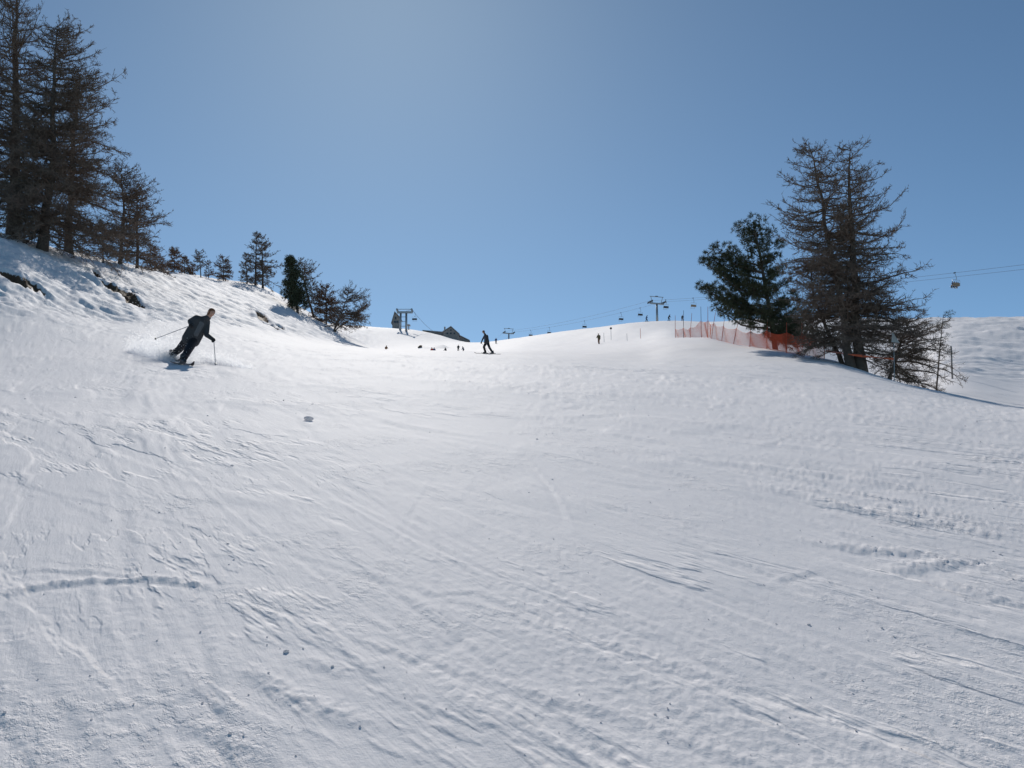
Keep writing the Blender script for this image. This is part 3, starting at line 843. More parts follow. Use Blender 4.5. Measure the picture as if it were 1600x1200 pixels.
# --- big larch group on the right
YL = 64.0
p = at(1340, YL)
topA = pt(1272, 222, YL) - p; topB = pt(1318, 226, YL + 0.6) - p
gA = larch_geo(201, topA[2], px_m(100, YL), first=0.10, nprim=130, elhi=0.30, lean=(topA[0] / topA[2], 0.0), bend=-0.35, lmin=0.72, profile=0.5, dens=0.95, tipup=0.40, trunk_r=0.27, off=(-0.35, 0), twig_r=0.0155)
gB = larch_geo(202, topB[2], px_m(98, YL), first=0.06, nprim=105, elhi=0.30, lean=(topB[0] / topB[2], 0.01), bend=-0.5, lmin=0.72, profile=0.5, dens=0.95, tipup=0.40, side_bias=(0, 0.12), trunk_r=0.34, off=(0.3, 0.2), twig_r=0.0155)
make_larch(p, [gA, gB], "tall bare larch with twin trunks standing at the right of the piste")
p = at(1318, 66.0)
g = larch_geo(203, 7.2, 2.8, first=0.2, nprim=70, lean=(-0.27, 0.02), bend=0.7, profile=0.5, dens=0.9, trunk_r=0.14)
make_larch(p, [g], "thin crooked larch stem close left of the twin trunks")
p = at(1386, 66.0)
g = larch_geo(204, 4.3, 2.7, first=0.05, nprim=58, lean=(0.42, 0.05), bend=0.2, profile=0.3, dens=1.05, trunk_r=0.11, tipup=0.15, side_bias=(0, 0.5), elhi=0.4)
make_larch(p, [g], "low spreading larch leaning right, its twigs brushing the snow")
p = at(1462, 74.0)
r = np.random.default_rng(61)
limbs = []
topv = pt(1474, 492, 74.0) - p
for i in range(16):
    f = r.uniform(0.45, 0.98); az = r.uniform(0, 2 * np.pi); c = topv * f; L = r.uniform(0.35, 0.8)
    e = c + np.array([math.cos(az) * L, math.sin(az) * L, 0.3 * L]); limbs.append([c, (c + e) / 2, e])
make_pine(p, [(0, 0, -0.3), tuple(topv * 0.5), tuple(topv)], 0.07, limbs, "small greenish pine at the right end of the spreading larch", 62, needle=0.15, wid=0.012, per=8, shoots=10, clump=0.25, start=0.4)


# ------------------------------------------------------------------ safety fence with orange net
def fence():
    posts = [  # bottom px, bottom distance, top px, top py, material
        (1055, 110, 1055, 493, 'pole_red'), (1068, 107, 1068, 485, 'pole_dark'), (1078, 104, 1081, 489, 'pole_red'), (1096, 101, 1095, 479, 'pole_dark'),
        (1106, 98, 1106, 479, 'pole_red'), (1111, 95, 1118, 488, 'pole_red'), (1127, 92, 1132, 498, 'pole_red'), (1145, 88, 1154, 502, 'pole_red'),
        (1171, 83, 1174, 498, 'pole_red'), (1198, 79, 1199, 500, 'pole_red'), (1229, 75, 1229, 504, 'pole_red'), (1253, 72, 1253, 505, 'pole_red'), (1288, 69.5, 1288, 512, 'pole_red')]
    P = [(at(a, y), pt(c, d, y), m) for a, y, c, d, m in posts]
    root = empty("safety_fence", Vector(P[0][0]), "orange safety net on leaning poles along the right edge of the piste", "fence")
    nh = [1.05, 1.1, 1.1, 1.75, 1.75, 1.5, 1.45, 1.45, 1.35, 1.5, 1.55, 1.55, 1.5]
    for b, t, m in P:
        Geo().tube([b - (0, 0, 0.3), (b + t) / 2, t], [0.028, 0.026, 0.02], 7).build("post", M[m], root, True)
    for i in range(len(P) - 1):
        b0, t0 = P[i][0], P[i][1]; b1, t1 = P[i + 1][0], P[i + 1][1]
        h0 = min(nh[i] / (t0[2] - b0[2]), 0.95); h1 = min(nh[i + 1] / (t1[2] - b1[2]), 0.95)
        A0, A1 = b0 + (t0 - b0) * 0.02, b0 + (t0 - b0) * h0
        B0, B1 = b1 + (t1 - b1) * 0.02, b1 + (t1 - b1) * h1
        Lp = np.linalg.norm(B0 - A0); nu = 14
        U = np.linspace(0, 1, nu)
        sag = 0.045 * Lp + 0.05
        rr = np.random.default_rng(300 + i)
        def point(u, v):
            bot = A0 * (1 - u) + B0 * u; top = A1 * (1 - u) + B1 * u
            q = bot * (1 - v) + top * v
            q = q + np.array([0.06 * math.sin(7 * u + 3 * v + i), 0.10 * math.sin(5 * u + 2.2 * v + 2 * i), -sag * 4 * u * (1 - u) * v ** 1.5])
            g = gz(q[0], q[1]) + 0.02
            if q[2] < g: q = np.array([q[0], q[1], g + 0.3 * v * 0.1])
            return q
        grid = np.array([[point(u, v) for v in np.linspace(0, 1, 6)] for u in U])        # (nu,6,3)
        def smp(u, v):
            fu = u * (nu - 1); iu = np.clip(fu.astype(int), 0, nu - 2); au = (fu - iu)[:, None]
            fv = v * 5; iv = np.clip(fv.astype(int), 0, 4); av = (fv - iv)[:, None]
            return (grid[iu, iv] * (1 - av) + grid[iu, iv + 1] * av) * (1 - au) + (grid[iu + 1, iv] * (1 - av) + grid[iu + 1, iv + 1] * av) * au
        hgt = max(np.linalg.norm(A1 - A0), np.linalg.norm(B1 - B0))
        nH = max(8, int(hgt / 0.075)); nV = max(8, int(Lp / 0.075))
        hp = np.array([smp(U, np.full(nu, v)) for v in np.linspace(0, 1, nH)])
        vp = np.array([smp(np.full(7, u), np.linspace(0, 1, 7)) for u in np.linspace(0, 1, nV)])
        th = 0.0044 if i < 8 else 0.0085
        rad = np.full(hp.shape[:2], th); rad[-1] = 0.011; rad[0] = 0.011
        V1, F1 = tubes(hp, rad, 3); V2, F2 = tubes(vp, np.full(vp.shape[:2], th), 3)
        link("net", mesh_np("net", np.concatenate([V1, V2]), np.concatenate([F1, F2 + len(V1)])), M['net'], root)
fence()

# orange tape tied between the thin stem and the spreading larch
A = pt(1290, 548, 67.5); B = pt(1330, 553, 63.2); C = pt(1397, 561, 62.6)
ts = np.linspace(0, 1, 30)
line = np.where(ts[:, None] < 0.4, A + (B - A) * (ts[:, None] / 0.4), B + (C - B) * ((ts[:, None] - 0.4) / 0.6))
line[:, 2] -= 0.10 * 4 * ts * (1 - ts) * 0.5
tw = 0.05 + 0.02 * np.sin(ts * 14); tl = np.sin(ts * 9) * 0.03
V = np.concatenate([line + np.stack([0 * ts, tl, tw], 1), line + np.stack([0 * ts, -tl, -tw], 1), line + np.stack([0 * ts, tl + 0.006, tw], 1), line + np.stack([0 * ts, -tl + 0.006, -tw], 1)])
F = []
for i in range(29):
    a, b, c, d = i, 30 + i, 60 + i, 90 + i
    F += [(a, b, b + 1, a + 1), (c, c + 1, d + 1, d), (a, a + 1, c + 1, c), (b, d, d + 1, b + 1)]
o = Geo().add(V, F).build("warning_tape", M['tape'])
tag(o, "orange warning tape stretched past the twin larch trunks", "tape")

# triangular sign seen from behind + its post
b = at(1397, 62.0); c = pt(1397, 528, 62.0); r0 = empty("warning_sign", Vector(b), "triangular sign on a post among the low larch branches", "sign")
Geo().tube([b - (0, 0, 0.3), (c + (0, 0.03, 0.1))], 0.025, 8).build("post", M['steel'], r0)
tri = Geo(); k = 0.36
pts2 = [(-k, -0.32), (k, -0.32), (0.04, 0.36), (-0.04, 0.36)]
rot = Matrix.Rotation(math.radians(28), 3, 'Z') @ Matrix.Rotation(math.radians(-14), 3, 'X')
VV = [np.array(rot @ Vector((x, yy, z))) + c for yy in (-0.015, 0.0) for (x, z) in pts2]
tri.add(VV, [(0, 1, 2, 3), (7, 6, 5, 4), (0, 4, 5, 1), (1, 5, 6, 2), (2, 6, 7, 3), (3, 7, 4, 0)])
pl = tri.build("plate", M['sign'], r0)

# grey post on the far side of the dip
b = at(1488, 92.0); t = pt(1486, 541, 92.0)
g = Geo().tube([b - (0, 0, 0.4), (b + t) / 2, t], [0.085, 0.08, 0.075], 10)
o = g.build("marker_post", M['wood'], smooth=True); tag(o, "weathered wooden post standing right of the low larch branches", "post")

# piste poles on the slope
PG = "thin piste poles near the lone skier"
for px, y, tpy, lab in ((1001, 158, 513, "thin red pole nearest the orange net"), (980, 158, 521, "short faint pole between the red pole and the round marker"), (944, 172, 520, "thin faint pole just right of the small walking skier")):
    b = at(px, y); t = pt(px - 0.6, tpy, y)
    o = Geo().tube([b - (0, 0, 0.3), t], [0.035, 0.03], 7).build("piste_pole", M['pole_red' if px == 1001 else 'steel'])
    tag(o, lab, "pole", PG)
b = at(955, 176); t = pt(954.5, 513, 176)
r0 = empty("piste_marker", Vector(b), "pole with a small round marker disc on top", "marker")
Geo().tube([b - (0, 0, 0.3), t], [0.035, 0.035], 7).build("post", M['steel'], r0)
Geo().tube([t + (0, -0.04, 0.0), t + (0, 0.0, 0.0)], 0.2, 16).build("disc", M['pole_dark'], r0)


# ------------------------------------------------------------------ chairlifts
def T_tower(px, y, rope_py, label, ax, half):
    """T-shaped lift pylon; ax = unit vector along the rope (horizontal)"""
    b = at(px, y); z = pt(px, rope_py, y)[2]
    root = empty("lift_pylon", Vector(b), label, "pylon")
    n = np.array([ax[1], -ax[0], 0.0]); a = np.array([ax[0], ax[1], 0.0])
    c = np.array([b[0], b[1], z])
    Geo().tube([b - (0, 0, 0.5), c - (0, 0, 0.5)], [0.48, 0.36], 14).build("mast", M['steel'], root, True)
    R = np.stack([n, a, [0, 0, 1]], 1)
    Geo().box(c - (0, 0, 0.35), (half * 2, 0.55, 0.55), R).build("crossarm", M['steel'], root)
    gtop = c + (0, 0, 2.3)
    for s in (-1, 1):
        e = c + n * s * half * 0.95
        sbm = Geo().box(e + (0, 0, 0.05), (0.25, 4.4, 0.45), R).build("sheave_beam", M['dark_steel'], root)
        for k in range(6):
            q = e + a * (k - 2.5) * 0.75 + np.array([0, 0, 0.28])
            Geo().tube([q - n * 0.07, q + n * 0.07], 0.26, 12).build("sheave", M['dark_steel'], sbm)
        Geo().tube([c + n * s * half * 0.62, c + n * s * half * 0.86 + (0, 0, 2.3)], 0.11, 6).build("gantry_post", M['steel'], root)
    gb = Geo().box(gtop, (half * 1.95, 0.22, 0.22), R).build("gantry_beam", M['steel'], root)
    Geo().box(gtop + (0, 0, 0.2), (1.0, 0.3, 0.25), R).build("hoist", M['dark_steel'], gb)
    return b, c


X1 = at_px(1027, 370)[:2]; X2 = at_px(795, 540)[:2]
ax = unit(X2 - X1); nn = np.array([ax[1], -ax[0], 0.0])
b1, c1 = T_tower(1027, 370, 473, "grey T-shaped lift pylon behind the hump left of the orange net", ax, 2.9)
b2, c2 = T_tower(795, 540, 520, "far T-shaped lift pylon on the low point of the skyline", ax, 2.9)
slope_r = np.array([*(-ax), 0])
# the rope climbs nearer on the right of the picture
yq = 223.0; q427 = pt(1492, 416, yq)
s_q = (q427[1] - c1[1]) / (-ax[1])
dz = (q427[2] - c1[2]) / s_q
far_end = c2 + np.array([*(ax * 120), -9.0])
near_end = c1 + np.array([*(-ax * 290), dz * 290])
ropes = {}
for s, lab in ((-1, "left-hand steel rope of the long chairlift"), (1, "right-hand steel rope of the long chairlift")):
    off = nn * s * 2.75 + np.array([0, 0, 0.56])
    pts_ = [near_end + off, c1 + off, c2 + off, far_end + off]
    dense = []
    for i in range(3):
        L = np.linalg.norm(pts_[i + 1] - pts_[i])
        for f in np.linspace(0, 1, 24, endpoint=(i == 2)):
            q = pts_[i] * (1 - f) + pts_[i + 1] * f
            q = q - np.array([0, 0, 4 * f * (1 - f) * L * 0.008]); dense.append(q)
    ropes[s] = np.array(dense)
    o = Geo().tube(dense, 0.03, 6).build("lift_rope", M['cable'], smooth=True)
    tag(o, lab, "rope", "ropes of the chairlifts")


def rope_at_px(R, px):
    d = R - np.array([0, 0, CAMZ]); dep = d[:, 1] * CP + d[:, 2] * SP
    pp = 800 + FPX * d[:, 0] / dep
    i = np.nonzero((pp[:-1] - px) * (pp[1:] - px) <= 0)[0][0]
    f = (px - pp[i]) / (pp[i + 1] - pp[i])
    return R[i] * (1 - f) + R[i + 1] * f


def chair(q, axv, label, seatmat='seat', group="chairs of the long chairlift"):
    """four-seat chair hanging from rope point q"""
    a = np.array([axv[0], axv[1], 0.0]); n = np.array([axv[1], -axv[0], 0.0])
    R = np.stack([n, a, [0, 0, 1]], 1)
    root = empty("lift_chair", Vector(q), label, "chair", group)
    W = 2.1
    Geo().box(q + (0, 0, 0.0), (0.14, 0.6, 0.22), R).build("grip", M['dark_steel'], root)
    Geo().tube([q, q + n * 0.25 + (0, 0, -0.6), q + n * 0.25 - a * 0.25 + (0, 0, -1.3), q - a * 0.25 + (0, 0, -1.75)], 0.06, 8).build("hanger", M['steel'], root, True)
    t = q - a * 0.25 + np.array([0, 0, -1.75])
    f = Geo()
    for s in (-1, 1):
        e = t + n * s * W / 2
        f.tube([t, e, e + (0, 0, -0.9) - a * 0.1, e + (0, 0, -1.25), e + (0, 0, -1.3) + a * 0.55], 0.045, 7)
    f.build("frame", M['steel'], root, True)
    Geo().box(t + a * 0.22 + (0, 0, -1.27), (W * 0.94, 0.52, 0.10), R).build("seat", M[seatmat], root)
    rb = R @ np.array(Matrix.Rotation(math.radians(10), 3, 'X'))
    Geo().box(t - a * 0.02 + (0, 0, -0.92), (W * 0.94, 0.08, 0.55), rb).build("backrest", M[seatmat], root)
    s_ = Geo()
    for s in (-0.6, 0.6):
        e = t + n * s
        s_.tube([e + (0, 0, -0.75), e + a * 0.55 + (0, 0, -0.85), e + a * 0.75 + (0, 0, -1.75)], 0.03, 6)
    s_.tube([t + n * -0.95 + a * 0.75 + (0, 0, -1.75), t + n * 0.95 + a * 0.75 + (0, 0, -1.75)], 0.035, 6)
    s_.build("safety_bar", M['steel'], root)
    return root, t, a, n


chair_near = chair(rope_at_px(ropes[-1], 1492), ax, "occupied lift chair hanging in the sky right of the tall larch", 'seat_tan')
for px, s, lab, sm in ((1083, -1, "tan-backed lift chair above the orange net", 'seat_tan'), (1040, -1, "lift chair just right of the T-shaped pylon on the hump", 'seat'),
                       (1000, 1, "empty lift chair just left of the T-shaped pylon on the hump", 'seat'), (970, 1, "empty lift chair, second to the left of the pylon on the hump", 'seat'),
                       (913, 1, "empty lift chair above the skyline over the lone skier", 'seat'), (858, 1, "empty lift chair low over the skyline, second right of the far pylon", 'seat'), (829, 1, "empty lift chair grazing the skyline next right of the far pylon", 'seat')):
    chair(rope_at_px(ropes[s], px), ax, lab, sm)

# portal pylon and second lift on the left hump
yT = 405.0
b = at(630, yT); zt = pt(630, 488, yT)[2]
root = empty("lift_pylon", Vector(b), "two-legged steel pylon on the snow hump in front of the lift station", "pylon")
for dx in (-1.15, 1.15):
    gx = b[0] + dx * 1.1
    Geo().tube([(gx, b[1], gz(gx, b[1]) - 0.6), (b[0] + dx, b[1], zt - 0.3)], [0.5, 0.42], 12).build("leg", M['steel'], root, True)
for f in (0.25, 0.5, 0.75):
    Geo().box((b[0], b[1], b[2] + (zt - b[2]) * f), (2.3, 0.2, 0.2)).build("brace", M['steel'], root)
Geo().box((b[0] + 0.5, b[1], zt), (6.4, 0.8, 0.8)).build("crossarm", M['steel'], root)
for dx in (-2.6, 3.5):
    sbm = Geo().box((b[0] + dx, b[1], zt + 0.6), (0.5, 5.0, 0.45)).build("sheave_beam", M['steel'], root)
    for k in range(4): Geo().tube([(b[0] + dx - 0.3, b[1] - 1.8 + k * 1.2, zt + 0.9), (b[0] + dx + 0.3, b[1] - 1.8 + k * 1.2, zt + 0.9)], 0.32, 10).build("sheave", M['dark_steel'], sbm)
Geo().box((b[0] + 0.5, b[1], zt + 1.3), (6.0, 0.25, 0.2)).build("catwalk", M['steel'], root)
e1 = np.array([b[0] + 3.5, b[1], zt + 1.26]); e2 = pt(694, 525, 520)
e0 = pt(617, 492, 452)
rp = [e0 * (1 - f) + e1 * f for f in np.linspace(0, 1, 8, endpoint=False)] + [e1 * (1 - f) + e2 * f - np.array([0, 0, 4 * f * (1 - f) * 2.2]) for f in np.linspace(0, 1, 20)]
o = Geo().tube(rp, 0.06, 6).build("lift_rope", M['cable']); tag(o, "rope of the short lift running down from the two-legged pylon", "rope", "ropes of the chairlifts")
rp = np.array(rp)
q = rp[10]; a2 = unit((e2 - e1)[:2])
chair(rope_at_px(rp[8:], 648), a2, "dark lift chair just right of the two-legged pylon", 'seat', None)

# ------------------------------------------------------------------ buildings on the far hump
def gable(px0, px1, y, apex_px, apex_py, eave_py_l, eave_py_r, depth, label, name, wallm, chimney=None, windows=()):
    pl, pr = at_px(px0, y), at_px(px1, y)
    base = min(pl[2], pr[2]) - 1.5
    ap = pt(apex_px, apex_py, y); el = pt(px0, eave_py_l, y); er = pt(px1, eave_py_r, y)
    root = empty(name, Vector(((pl[0] + pr[0]) / 2, y, base)), label, "building")
    x0, x1 = el[0] + 0.5, er[0] - 0.5
    k = lambda x: el[2] + (ap[2] - el[2]) * (x - el[0]) / (ap[0] - el[0]) if x < ap[0] else er[2] + (ap[2] - er[2]) * (er[0] - x) / (er[0] - ap[0])
    prof = [(x0, base), (x1, base), (x1, k(x1) - 0.25), (ap[0], ap[2] - 0.25), (x0, k(x0) - 0.25)]
    V = [(x, yy, z) for yy in (y + 0.6, y + depth - 0.6) for x, z in prof]
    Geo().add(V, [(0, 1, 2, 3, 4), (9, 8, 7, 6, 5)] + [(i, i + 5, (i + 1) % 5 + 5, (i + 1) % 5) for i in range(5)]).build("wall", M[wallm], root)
    rf = Geo()
    for (ex, ez) in ((el[0], el[2]), (er[0], er[2])):
        A = [(ex, ez), (ap[0], ap[2]), (ap[0], ap[2] + 0.28), (ex, ez + 0.28)]
        V = [(x, yy, z) for yy in (y, y + depth) for x, z in A]
        rf.add(V, [(0, 1, 2, 3), (7, 6, 5, 4), (0, 4, 5, 1), (1, 5, 6, 2), (2, 6, 7, 3), (3, 7, 4, 0)])
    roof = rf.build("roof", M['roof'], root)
    if chimney:
        c = pt(chimney[0], chimney[1], y + 3)
        Geo().box((c[0], y + 3, c[2] - 1.0), (0.7, 0.7, 2.2)).build("chimney", M['stone_wall'], roof)
    for (wx, wpy, ww, wh) in windows:
        c = pt(wx, wpy, y + 0.6)
        w = Geo().box((c[0], y + 0.57, c[2]), (ww, 0.12, wh)).build("window", M['wood'], root)
        Geo().box((c[0], y + 0.53, c[2]), (ww * 0.8, 0.12, wh * 0.8)).build("pane", M['glass'], w)
    return root


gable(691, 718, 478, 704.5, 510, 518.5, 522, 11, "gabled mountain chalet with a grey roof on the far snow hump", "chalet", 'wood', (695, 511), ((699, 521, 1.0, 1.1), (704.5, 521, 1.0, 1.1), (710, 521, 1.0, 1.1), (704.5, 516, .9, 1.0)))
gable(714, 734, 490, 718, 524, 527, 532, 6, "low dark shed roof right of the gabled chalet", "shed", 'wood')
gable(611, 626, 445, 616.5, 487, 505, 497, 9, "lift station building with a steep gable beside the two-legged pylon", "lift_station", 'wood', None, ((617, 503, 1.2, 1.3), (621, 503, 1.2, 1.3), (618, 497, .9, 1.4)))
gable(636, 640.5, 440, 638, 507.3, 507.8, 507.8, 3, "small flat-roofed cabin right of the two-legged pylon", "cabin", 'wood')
# long low snow-covered annexe left of the chalet
A = pt(661, 516.5, 486); B = pt(692, 519, 486)
root = empty("annexe", Vector((A[0], 486, A[2] - 3)), "long low dark annexe running left from the gabled chalet", "building")
cx = (A + B) / 2
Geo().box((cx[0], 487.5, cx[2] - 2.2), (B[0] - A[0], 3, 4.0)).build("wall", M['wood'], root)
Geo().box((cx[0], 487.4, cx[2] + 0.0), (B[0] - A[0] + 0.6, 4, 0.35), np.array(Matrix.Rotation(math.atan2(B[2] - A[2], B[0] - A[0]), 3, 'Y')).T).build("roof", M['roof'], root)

# brown boulder and snow heaps beyond the roll
q = at(656, 300)
bo = link("boulder", lump_mesh("boulder", 15, 3), M['rock']); zt = pt(656, 532, 300)[2]
bo.location = (q[0], q[1], q[2] + 0.25); bo.scale = (0.7, 0.6, 0.62)
bo.rotation_euler = (0, -0.5, 0.3)
tag(bo, "brown boulder sticking out of the snow below the lift station", "boulder")


# ------------------------------------------------------------------ people
def capsule(bm, a, b, ra, rb, n=14):
    a, b = Vector(a), Vector(b); d = b - a; L = d.length
    if L < 1e-6: d = Vector((0, 0, 1)); L = 1e-4
    q = d.normalized().to_track_quat('Z', 'Y')
    ringz = []
    for k in range(5):
        t = -math.pi / 2 + k * math.pi / 8; ringz.append((ra * math.sin(t), ra * math.cos(t)))
    for k in range(5):
        t = k * math.pi / 8; ringz.append((L + rb * math.sin(t), rb * math.cos(t)))
    rings = []
    for z, rr in ringz:
        rr = max(rr, 1e-4)
        rings.append([bm.verts.new(a + q @ Vector((rr * math.cos(2 * math.pi * i / n), rr * math.sin(2 * math.pi * i / n), z))) for i in range(n)])
    for A, B in zip(rings[:-1], rings[1:]):
        for i in range(n): bm.faces.new((A[i], A[(i + 1) % n], B[(i + 1) % n], B[i]))
    t = bm.verts.new(a + q @ Vector((0, 0, L + rb)));
    for i in range(n): bm.faces.new((rings[-1][i], rings[-1][(i + 1) % n], t))
    t = bm.verts.new(a + q @ Vector((0, 0, -ra)))
    for i in range(n): bm.faces.new((rings[0][(i + 1) % n], rings[0][i], t))


def body_mesh(prims, voxel, origin):
    """prims: (a, b, ra, rb, slot) -> one continuous remeshed skin, face slots from the nearest limb"""
    bm = bmesh.new()
    for a, b, ra, rb, s in prims: capsule(bm, np.array(a) - origin, np.array(b) - origin, ra, rb)
    me = bpy.data.meshes.new("body"); bm.to_mesh(me); bm.free()
    o = bpy.data.objects.new("tmp_body", me); COL.objects.link(o)
    md = o.modifiers.new("r", 'REMESH'); md.mode = 'VOXEL'; md.voxel_size = voxel
    sm = o.modifiers.new("s", 'SMOOTH'); sm.iterations = 4; sm.factor = 0.5
    dg = bpy.context.evaluated_depsgraph_get(); dg.update()
    out = bpy.data.meshes.new_from_object(o.evaluated_get(dg))
    bpy.data.objects.remove(o); bpy.data.meshes.remove(me)
    n = len(out.polygons); C = np.zeros(n * 3); out.polygons.foreach_get("center", C); C = C.reshape(-1, 3)
    best = np.full(n, 1e9); slot = np.zeros(n, np.int32)
    for a, b, ra, rb, s in prims:
        a = np.array(a) - origin; b = np.array(b) - origin; d = b - a
        t = np.clip(((C - a) @ d) / (d @ d + 1e-12), 0, 1)
        dist = np.linalg.norm(C - a - t[:, None] * d, axis=1) - (ra * (1 - t) + rb * t)
        c = dist < best; best[c] = dist[c]; slot[c] = s
    out.polygons.foreach_set("material_index", slot); out.polygons.foreach_set("use_smooth", [True] * n)
    return out


SLOTS = ('jacket', 'trousers', 'boot', 'glove', 'skin', 'hair', 'panel')


def person(J, label, mats, voxel, group=None, fwd=(0, -1, 0), bulk=1.0, face=True):
    """J: joints in world space"""
    J = {k: np.array(v, float) for k, v in J.items()}
    f = unit(np.array(fwd, float)); b = bulk
    c = lambda a, bb, t: J[a] * (1 - t) + J[bb] * t
    hipm = (J['hipL'] + J['hipR']) / 2; shm = (J['shL'] + J['shR']) / 2
    P = []
    across = unit(J['shL'] - J['shR'])
    for s in (-1, 1):
        h = J['hipL'] if s > 0 else J['hipR']; sh = J['shL'] if s > 0 else J['shR']
        P.append((h * 0.7 + hipm * 0.3 + (shm - hipm) * 0.02, sh * 0.72 + shm * 0.28 - (shm - hipm) * 0.10, 0.135 * b, 0.125 * b, 0))
        P.append((h, sh * 0.4 + h * 0.6, 0.145 * b, 0.12 * b, 0))
        P.append((sh, sh * 0.3 + shm * 0.7, 0.078 * b, 0.085 * b, 0))
    P.append((hipm + (shm - hipm) * 0.15, shm - (shm - hipm) * 0.12, 0.13 * b, 0.14 * b, 0))
    P.append((hipm + f * 0.07 + (shm - hipm) * 0.3, shm + f * 0.055 - (shm - hipm) * 0.2, 0.095 * b, 0.105 * b, 6))
    for s in 'LR':
        P.append((J['sh' + s], J['el' + s], 0.078 * b, 0.062 * b, 0)); P.append((J['el' + s], J['ha' + s], 0.062 * b, 0.046 * b, 0))
        hd = unit(J['ha' + s] - J['el' + s])
        P.append((J['ha' + s], J['ha' + s] + hd * 0.07, 0.045, 0.042, 3))
        P.append((J['hip' + s] * 0.85 + hipm * 0.15, J['kn' + s], 0.118 * b, 0.09 * b, 1)); P.append((J['kn' + s], J['an' + s] + (J['kn' + s] - J['an' + s]) * 0.12, 0.09 * b, 0.085 * b, 1))
        toe = J.get('toe' + s, J['an' + s] + f * 0.17 + np.array([0, 0, -0.05]))
        P.append((J['an' + s] + np.array([0, 0, 0.10]), J['an' + s], 0.075, 0.072, 2)); P.append((J['an' + s] - f * 0.05 + np.array([0, 0, -0.03]), toe, 0.062, 0.05, 2))
    hc = J['head']; up = unit(hc - J['neck'])
    P.append((shm + (J['neck'] - shm) * 0.3, hc - up * 0.05, 0.058, 0.055, 0 if not face else 4))
    P.append((shm, J['neck'], 0.085 * b, 0.082, 0))
    hf = J.get('look', f); hf = unit(hf - up * (hf @ up) * 0.8)
    P.append((hc - up * 0.02 - hf * 0.012, hc + up * 0.035 - hf * 0.014, 0.096, 0.102, 5))
    P.append((hc - up * 0.075 + hf * 0.034, hc + up * 0.02 + hf * 0.042, 0.058, 0.074, 4))
    if face:
        P.append((hc - up * 0.01 + hf * 0.098, hc - up * 0.035 + hf * 0.112, 0.012, 0.017, 4))
        side = np.cross(hf, up)
        for s in (-1, 1): P.append((hc + side * s * 0.093 - up * 0.03, hc + side * s * 0.093 + up * 0.012, 0.018, 0.02, 4))
        P.append((hc - up * 0.088 + hf * 0.07, hc - up * 0.092 + hf * 0.075, 0.03, 0.028, 4))
    origin = (J['anL'] + J['anR']) / 2 - np.array([0, 0, 0.1])
    me = body_mesh(P, voxel, origin)
    o = bpy.data.objects.new("person", me); COL.objects.link(o); o.location = origin
    for s in SLOTS: me.materials.append(M[mats.get(s, 'jacket')])
    tag(o, label, "person", group)
    if face:
        side = np.cross(hf, up)
        for s in (-1, 1):
            e = hc + side * s * 0.034 + up * 0.012 + hf * 0.098
            ob = Geo().tube([e - hf * 0.012, e + hf * 0.004], [0.014, 0.009], 8).build("eye", M['boot']); ob.parent = o; ob.matrix_parent_inverse = Matrix.Translation(-o.location)
        e = hc - up * 0.058 + hf * 0.089
        ob = Geo().tube([e - side * 0.025, e + hf * 0.008, e + side * 0.025], 0.007, 6).build("mouth", M['red']); ob.parent = o; ob.matrix_parent_inverse = Matrix.Translation(-o.location)
    return o, J


def glove(o, hand, axis, out, m='glove'):
    """closed gloved hand: palm with four fingers and a thumb curled round a pole grip"""
    a = unit(np.array(axis, float)); out = np.array(out, float); out = unit(out - a * (out @ a)); s = np.cross(a, out)
    g = Geo()
    for k in range(4):
        c = hand + a * (0.036 - 0.024 * k); rr = 0.034 - 0.002 * abs(k - 1)
        arc = [c + (out * math.cos(t) + s * math.sin(t)) * rr for t in np.linspace(-0.4, 3.6 - 0.15 * k, 7)]
        g.tube(arc, np.linspace(0.0135, 0.010, 7), 7)
    g.tube([hand + out * 0.045 + a * 0.02, hand + s * -0.03 + out * 0.02 + a * 0.045, hand - s * 0.036 - out * 0.012 + a * 0.05], [0.016, 0.014, 0.011], 7)
    g.tube([hand + out * 0.042 + a * 0.035, hand + out * 0.042 - a * 0.04], [0.026, 0.026], 8)
    ob = g.build("hand", M[m]); ob.parent = o; ob.matrix_parent_inverse = Matrix.Translation(-o.location)


